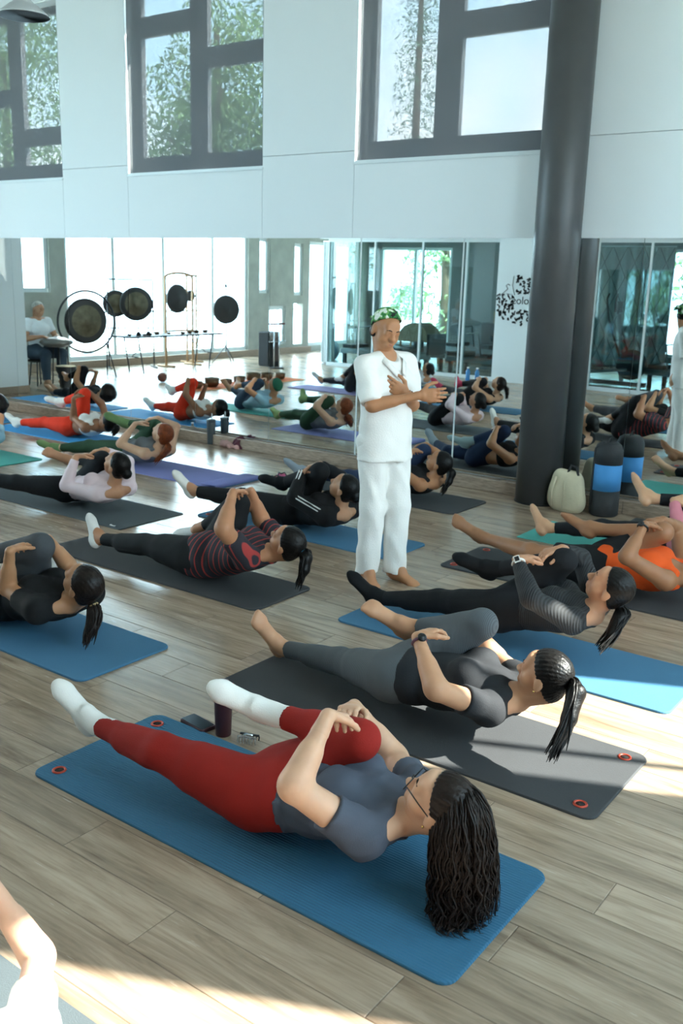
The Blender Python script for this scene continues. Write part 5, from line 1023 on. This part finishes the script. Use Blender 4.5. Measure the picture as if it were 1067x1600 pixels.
o = thing('hand_drum', (-12.35, 6.25, 0), 'dark goblet drum standing by the seated person', 'drum'); b = MB(); b.lathe([(.10, 0), (.07, .10), (.085, .22), (.15, .34), (.155, .40), (.15, .41)], 24); b.build('shell', 'bag_black', o); b = MB(); b.lathe([(.152, .41), (.14, .42), (.001, .421)], 24); b.build('skin', 'canvas', o)
o = thing('handpan', (-12.95, 5.95, 0), 'steel handpan on a low stand before the seated person', 'handpan'); b = MB(); b.lathe([(.02, .65), (.15, .66), (.24, .70), (.275, .735), (.24, .775), (.14, .81), (.06, .815), (.045, .825), (.001, .83)], 32); b.build('shell', mat('handpan_steel', '#7d7a76', .3, .8), o)
for a in (0, 2.1, 4.2): tube(o, 'leg', [(.05 * math.cos(a), .05 * math.sin(a), .66), (.09 * math.cos(a), .09 * math.sin(a), 0)], .01)
o = thing('stool', (-13.45, 5.95, 0), 'round dark stool under the seated person', 'stool'); b = MB(); b.lathe([(.16, .385), (.17, .405), (.165, .425), (.001, .43)], 24); b.build('seat', 'black', o)
for a in (.8, 2.36, 3.93, 5.5): tube(o, 'leg', [(.11 * math.cos(a), .11 * math.sin(a), .395), (.16 * math.cos(a), .16 * math.sin(a), 0)], .012)
o = thing('loudspeaker', (-13.3, .25, 0), 'black loudspeaker standing on the floor by the window', 'speaker'); b = MB(); b.prism([(-.15, -.19), (.13, -.19), (.17, -.12), (.17, .12), (.13, .19), (-.15, .19)], .02, .72); b.build('cabinet', 'bag_black', o, bevel=.02); b = MB(); b.box((.172, 0, .36), (.012, .20, .5)); b.build('grille', mat('speaker_grille', '#4a3a37', .6), o); b = MB(); b.box((0, 0, .01), (.28, .34, .02)); b.build('foot', 'black', o)
o = thing('chime_stand', (-12.85, .55, 0), 'slim steel chime stand with a dark red top bar', 'chimes')
for y in (-.08, .08): tube(o, 'post', [(0, y, 0), (0, y, .90)], .012, 'chrome')
b = MB(); b.box((0, 0, .91), (.05, .46, .03)); b.build('top_bar', mat('red_bar', '#6e2a2e', .5), o); tube(o, 'cross_rod', [(0, -.30, .55), (0, .24, .55)], .008, 'chrome'); tube(o, 'foot', [(-.2, 0, .01), (.2, 0, .01)], .01); tube(o, 'foot', [(0, -.2, .01), (0, .2, .01)], .01)
for i in range(8): tube(o, 'chime', [(.0, -.19 + i * .055, .89), (.0, -.19 + i * .055, .70 - .02 * i)], .007, 'chrome', 6)

# ------------------------------------------------------------------ gym behind the glass (seen in the mirrors)
M['vinyl'] = mat('grey_vinyl', '#3c4347', .5); M['machine'] = mat('silver_machine', '#8f979b', .35, .6); M['ball_blue'] = mat('ball_blue', '#4f94b5', .45)
def reformer(x, y, rz, label):
    o = thing('reformer', (x, y, 0), label, 'pilates machine', 'pilates reformers in the gym', rz)
    for yy in (-.32, .32): b = MB(); b.box((0, yy, .30), (2.3, .06, .10)); b.build('rail', 'machine', o)
    b = MB(); b.box((.2, 0, .40), (.85, .56, .09)); b.build('carriage', 'vinyl', o, bevel=.02); b = MB(); b.box((-.98, 0, .40), (.3, .60, .08)); b.build('platform', 'vinyl', o, bevel=.015)
    for xx in (-1.05, 1.05):
        for yy in (-.32, .32): b = MB(); b.box((xx, yy, .125), (.07, .06, .25)); b.build('leg', 'steel_dark', o)
    for yy in (-.12, .12): b = MB(); b.box((.66, yy, .52), (.06, .10, .16)); b.build('shoulder_rest', 'vinyl', o, bevel=.015)
    tube(o, 'footbar', [(-.72, -.32, .34), (-.80, -.30, .82), (-.80, .30, .82), (-.72, .32, .34)], .018, 'machine'); b = MB(); b.box((1.1, 0, .55), (.06, .70, .45)); b.build('end_frame', 'steel_dark', o)
for i, (x, y) in enumerate(((-11.5, -1.75), (-8.9, -1.9), (-10.4, -4.3), (-4.9, -2.4), (-4.4, -4.2))): reformer(x, y, .04 * i, 'long pilates reformer with dark padded carriage behind the glass partition')
o = thing('ladder_barrel', (-11.6, -3.0, 0), 'tan padded half-round barrel in the gym', 'pilates barrel'); b = MB(); n = 14
V = [(.42 * math.cos(t), yy, .50 + .42 * math.sin(t)) for yy in (-.28, .28) for t in np.linspace(0, math.pi, n)]; b.add(V, [(i, i + 1, n + i + 1, n + i) for i in range(n - 1)], True); b.add(V, [tuple(range(n)), tuple(reversed(range(n, 2 * n)))]); b.build('padded_arch', mat('tan_vinyl', '#8d7a5c', .5), o)
for xx in (-.36, .36):
    for yy in (-.22, .22): tube(o, 'leg', [(xx, yy, .5), (xx * 1.1, yy, 0)], .025, 'wood')
for x, y, r, c in ((-13.6, -2.3, .22, '#a9c6d2'), (-13.3, -1.9, .20, '#7fb0cc'), (-11.0, -1.25, .09, '#4f94b5')):
    o = thing('exercise_ball', (x, y, 0), {.22: 'large pale blue exercise ball by the window wall', .20: 'mid blue exercise ball beside the pale one', .09: 'small teal exercise ball by the glass partition'}[r], 'exercise ball'); b = MB(); b.lathe([(r * math.sin(a), r - r * math.cos(a)) for a in np.linspace(.02, 3.12, 20)], 28); b.build('ball_shell', mat('ball_' + c[1:], c, .4), o); b = MB(); b.lathe([(.012, 2 * r - .001), (.012, 2 * r + .004)], 10); b.build('valve', 'white', o)
o = thing('cross_trainer', (-6.75, -2.05, 0), 'grey cross trainer machine behind the glass partition', 'cross trainer')
b = MB(); b.box((0, 0, .06), (1.5, .12, .08)); b.build('base_beam', 'steel_dark', o); b = MB(); b.lathe([(.26, -.09), (.28, -.06), (.28, .06), (.26, .09)], 28, (.45, 0, .42), Matrix.Rotation(math.pi / 2, 3, 'X')); b.build('flywheel_cover', 'vinyl', o)
tube(o, 'column', [(.28, 0, .1), (.12, 0, 1.35)], .045, 'machine'); b = MB(); b.box((.10, 0, 1.48), (.06, .28, .20)); b.build('console', 'black', o)
for yy in (-.24, .24): tube(o, 'arm', [(.30, yy, .55), (.02, yy, 1.25), (-.05, yy, 1.62), (-.02, yy * .9, 1.72)], .02, 'black'); tube(o, 'pedal_rail', [(.45, yy, .35), (-.6, yy, .2)], .025, 'machine'); b = MB(); b.box((-.2, yy, .33), (.36, .13, .04)); b.build('pedal', 'black', o)
for yy in (-.3, .3): pass
o = thing('storage_shelf', (-9.9, -5.2, 0), 'dark low storage shelf with wooden boxes at the gym wall', 'shelf'); b = MB(); b.box((0, 0, .45), (2.4, .4, .9)); b.build('carcass', 'vinyl', o, bevel=.01)
for i in range(4): b = MB(); b.box((-.9 + i * .6, .205, .45), (.56, .02, .82)); b.build('door', 'steel_dark', o)
for i in range(3):
    q = thing('wooden_box', (-10.6 + i * .7, -5.2, .9), 'light wooden pilates box on the dark shelf', 'box', 'wooden boxes on the gym shelf'); b = MB(); b.box((0, 0, .14), (.45, .3, .28)); b.build('crate', 'wood', q, bevel=.008); b = MB(); b.box((0, .155, .16), (.12, .012, .03)); b.build('handle', 'black', q)
# curtain with drawn diamond lines, white side curtain
def curtain(x0, x1, y, z0, z1, m, label, waves, lines=None):
    o = thing('curtain', ((x0 + x1) / 2, y, z0), label, 'curtain'); V = []; n = waves * 6; w = x1 - x0
    for k in range(2):
        for i in range(n + 1): V.append((-w / 2 + w * i / n, .04 * math.sin(i * 2 * math.pi / 6), (z1 - z0) * k))
    b = MB(); b.add(V, [(i, i + 1, n + 1 + i + 1, n + 1 + i) for i in range(n)], True); b.build('cloth', m, o); tube(o, 'rail', [(-w / 2, 0, z1 - z0 + .02), (w / 2, 0, z1 - z0 + .02)], .015, 'frame_white')
    if lines:
        for i in range(lines):
            for s_ in (-1, 1):
                xa = -w / 2 + w * (i + .5) / lines; tube(o, 'cord_line', [(xa + s_ * w / lines * .5 * ((k % 2) * 2 - 1) * .9, .055, (z1 - z0) * (1 - k / 4)) for k in range(5)], .006, 'black', 4)
curtain(-7.9, -6.05, -3.2, .3, 2.6, fab('#b9c4c4', .9), 'pale curtain crossed by dark diamond cords', 9, 6); curtain(-13.1, -12.75, -1.3, .02, 2.6, fab('#e4e8e8', .9), 'white curtain gathered at the partition end', 4)
# logo on the white wall
o = thing('wall_logo', (-8.16, YB, 1.55), 'black leafy logo lettering on the white back wall', 'logo'); M['ink'] = mat('black_vinyl_ink', '#101112', .6)
R_ = np.random.RandomState(9); b = MB(); blobs = 0
while blobs < 150:
    u, v = R_.uniform(-.46, .46), R_.uniform(-.46, .46)
    if not ((u < -.10 and -.36 < v < .10 and u * u + v * v < .23) or (u > -.06 and v > .12 and u * u + v * v < .2) or (v < -.18 and u * u + v * v < .21 and u > -.25)): continue
    a = R_.uniform(0, 6.28); l, w_ = R_.uniform(.022, .042), R_.uniform(.014, .022); ca, sa = math.cos(a), math.sin(a); P = [(l * math.cos(t), w_ * math.sin(t)) for t in np.linspace(0, 6.283, 9)[:-1]]
    b.add([(u + p_[0] * ca - p_[1] * sa, .003, v + p_[0] * sa + p_[1] * ca) for p_ in P], [tuple(range(8))]); blobs += 1
b.build('leaf_marks', 'ink', o)
tube(o, 'apple_outline', [(-.20, .004, .27), (-.24, .004, .29), (-.28, .004, .26), (-.24, .004, .20), (-.30, .004, .15), (-.42, .004, .05)], .005, 'ink', 5); tube(o, 'stem_line', [(-.13, .004, .44), (-.15, .004, .26), (-.09, .004, .09)], .004, 'ink', 5); tube(o, 'bottle_line', [(-.26, .004, .11), (-.14, .004, .10), (-.14, .004, -.16)], .004, 'ink', 5)
def text(body, x, z, size, nm):
    c = bpy.data.curves.new(nm, 'FONT'); c.body = body; c.size = size; c.extrude = .001; c.align_x = 'LEFT'; t = bpy.data.objects.new(nm, c); t.rotation_euler = (math.pi / 2, 0, math.pi); t.location = (x, .003, z); dg = bpy.context.evaluated_depsgraph_get()
    link(t); dg.update(); me = bpy.data.meshes.new_from_object(t.evaluated_get(dg)); m_o = bpy.data.objects.new(nm, me); me.materials.clear(); me.materials.append(M['ink']); m_o.rotation_euler = t.rotation_euler; m_o.location = t.location; bpy.data.objects.remove(t); link(m_o, o); return m_o
text('solos', .29, -.07, .20, 'lettering')
for i, x in enumerate((-9.25, -9.05)):
    o = thing('water_bottle', (x + .35, -.45, 0), 'blue plastic water bottle on the floor by the partition', 'bottle', 'blue water bottles by the partition'); b = MB(); b.lathe([(.038, 0), (.042, .01), (.042, .19), (.02, .235), (.02, .25)], 20); b.build('bottle_body', mat('blue_plastic', '#2f86c8', .2, trans=.3), o); b = MB(); b.lathe([(.023, .25), (.023, .275)], 16); b.build('cap', 'white', o)

# ------------------------------------------------------------------ outside
M['leaf'] = mat('leaf_green', '#7f9a66', .7, var=.4, vscale=1.2); M['leaf_dark'] = mat('needle_green', '#6c876f', .7, var=.3, vscale=1.5); M['bark'] = mat('bark', '#5b4a3c', .9, bump=.4, bscale=12)
def foliage(centers, n, size, seed, droop=.5):
    R = np.random.RandomState(seed); C = np.array([c[:3] for c in centers]); rad = np.array([c[3] for c in centers]); k = R.randint(0, len(C), n); d = R.normal(size=(n, 3)); d /= np.linalg.norm(d, axis=1)[:, None]
    p = C[k] + d * (rad[k] * R.uniform(.3, 1, n) ** .6)[:, None] * np.array([1, 1, .9]); a = R.normal(size=(n, 3)); a[:, 2] -= droop * 2; a /= np.linalg.norm(a, axis=1)[:, None]; u = np.cross(a, R.normal(size=(n, 3))); u /= np.linalg.norm(u, axis=1)[:, None] + 1e-9
    L = size * R.uniform(.6, 1.3, n)[:, None]; V = np.stack([p - a * L, p + u * L * .28, p + a * L, p - u * L * .28], 1).reshape(-1, 3); return V, np.arange(4 * n).reshape(-1, 4)
def tree(x, y, h, label, seed, crown, n, size, leafm='leaf', z0=-4.0):
    o = thing('tree', (x, y, z0), label, 'tree'); b = MB(); b.tube([(0, 0, 0), (.1, 0, h * .4), (0, .1, h * .75), (.05, .05, h * .95)], [.22, .18, .12, .05], 10); b.build('trunk', 'bark', o); R = np.random.RandomState(seed)
    for i in range(6): a = R.uniform(0, 6.28); z = h * R.uniform(.45, .8); b = MB(); b.tube([(0, .05, z), (math.cos(a) * 1.0, math.sin(a) * 1.0, z + .8)], [.08, .03], 6); b.build('branch', 'bark', o)
    V, Q = foliage(crown, n, size, seed); f = link(bpy.data.objects.new('foliage', np_mesh('foliage', V, Q, M[leafm], False)), o); f['kind'] = 'stuff'; return o
def blobs_(h, r, n, seed): R = np.random.RandomState(seed); return [(R.uniform(-r, r), R.uniform(-r * .6, r * .6), h + R.uniform(-r * 1.3, r * .9), R.uniform(.6, 1.1)) for _ in range(n)]
tree(-13.8, 14.4, 11.0, 'leafy tree with drooping branches outside the middle high window', 3, blobs_(9.6, 1.7, 16, 3), 12000, .075); tree(-20.0, 14.0, 11.0, 'leafy tree outside the high window by the lamp', 4, blobs_(9.3, 2.2, 18, 4), 12000, .075)
o = thing('conifer', (-11.75, 18.5, -4), 'tall pale conifer outside the high window by the pillar', 'tree'); b = MB(); b.tube([(0, 0, 0), (0, 0, 13.5)], [.2, .03], 8); b.build('trunk', 'bark', o); C = []
for i in range(26):
    z = 5.5 + i * .31; r = .72 * (1 - (z - 5.5) / 9.5) + .10
    for j in range(7): a = j * .9 + i; C += [(math.cos(a) * r * t, math.sin(a) * r * t, z - .25 * t, .13) for t in (.4, .75, 1)]
V, Q = foliage(C, 6000, .045, 8, .2); f = link(bpy.data.objects.new('foliage', np_mesh('foliage', V, Q, M['leaf_dark'], False)), o); f['kind'] = 'stuff'
for i, (x, y, sd_) in enumerate(((-16.0, -11.5, 23), (-11.2, -13.5, 24), (-6.0, -10.5, 25))):
    tree(x, y, 5.2, ('leafy tree outside the gym window corner', 'bushy tree outside the gym window', 'leafy tree outside the curtained gym window')[i], sd_, blobs_(3.4, 1.7, 12, sd_), 3500, .12, z0=-.6)
m = MB(); m.box2((-60, -50, -4.3), (30, 50, -4.0)); struct(m.build('ground', mat('pale_ground', '#a9ab9c', .9)))
m = MB(); m.box2((-17.4, -6.3, -.25), (XL - .2, 8.2, -.05)); struct(m.build('balcony_slab', 'concrete'))
o = thing('balcony_railing', (-17.2, 1.0, -.05), 'thin steel balcony railing outside the tall windows', 'railing'); tube(o, 'top_rail', [(0, -7, 1.02), (0, 7, 1.02)], .025, 'machine'); tube(o, 'bottom_rail', [(0, -7, .12), (0, 7, .12)], .015, 'machine')
bar = tube(o, 'baluster', [(0, 0, .12), (0, 0, 1.0)], .008, 'machine', 6)
for i in range(70):
    if i == 35: continue
    c = bar.copy(); link(c, o); c.location = (0, -7 + i * .2, 0)
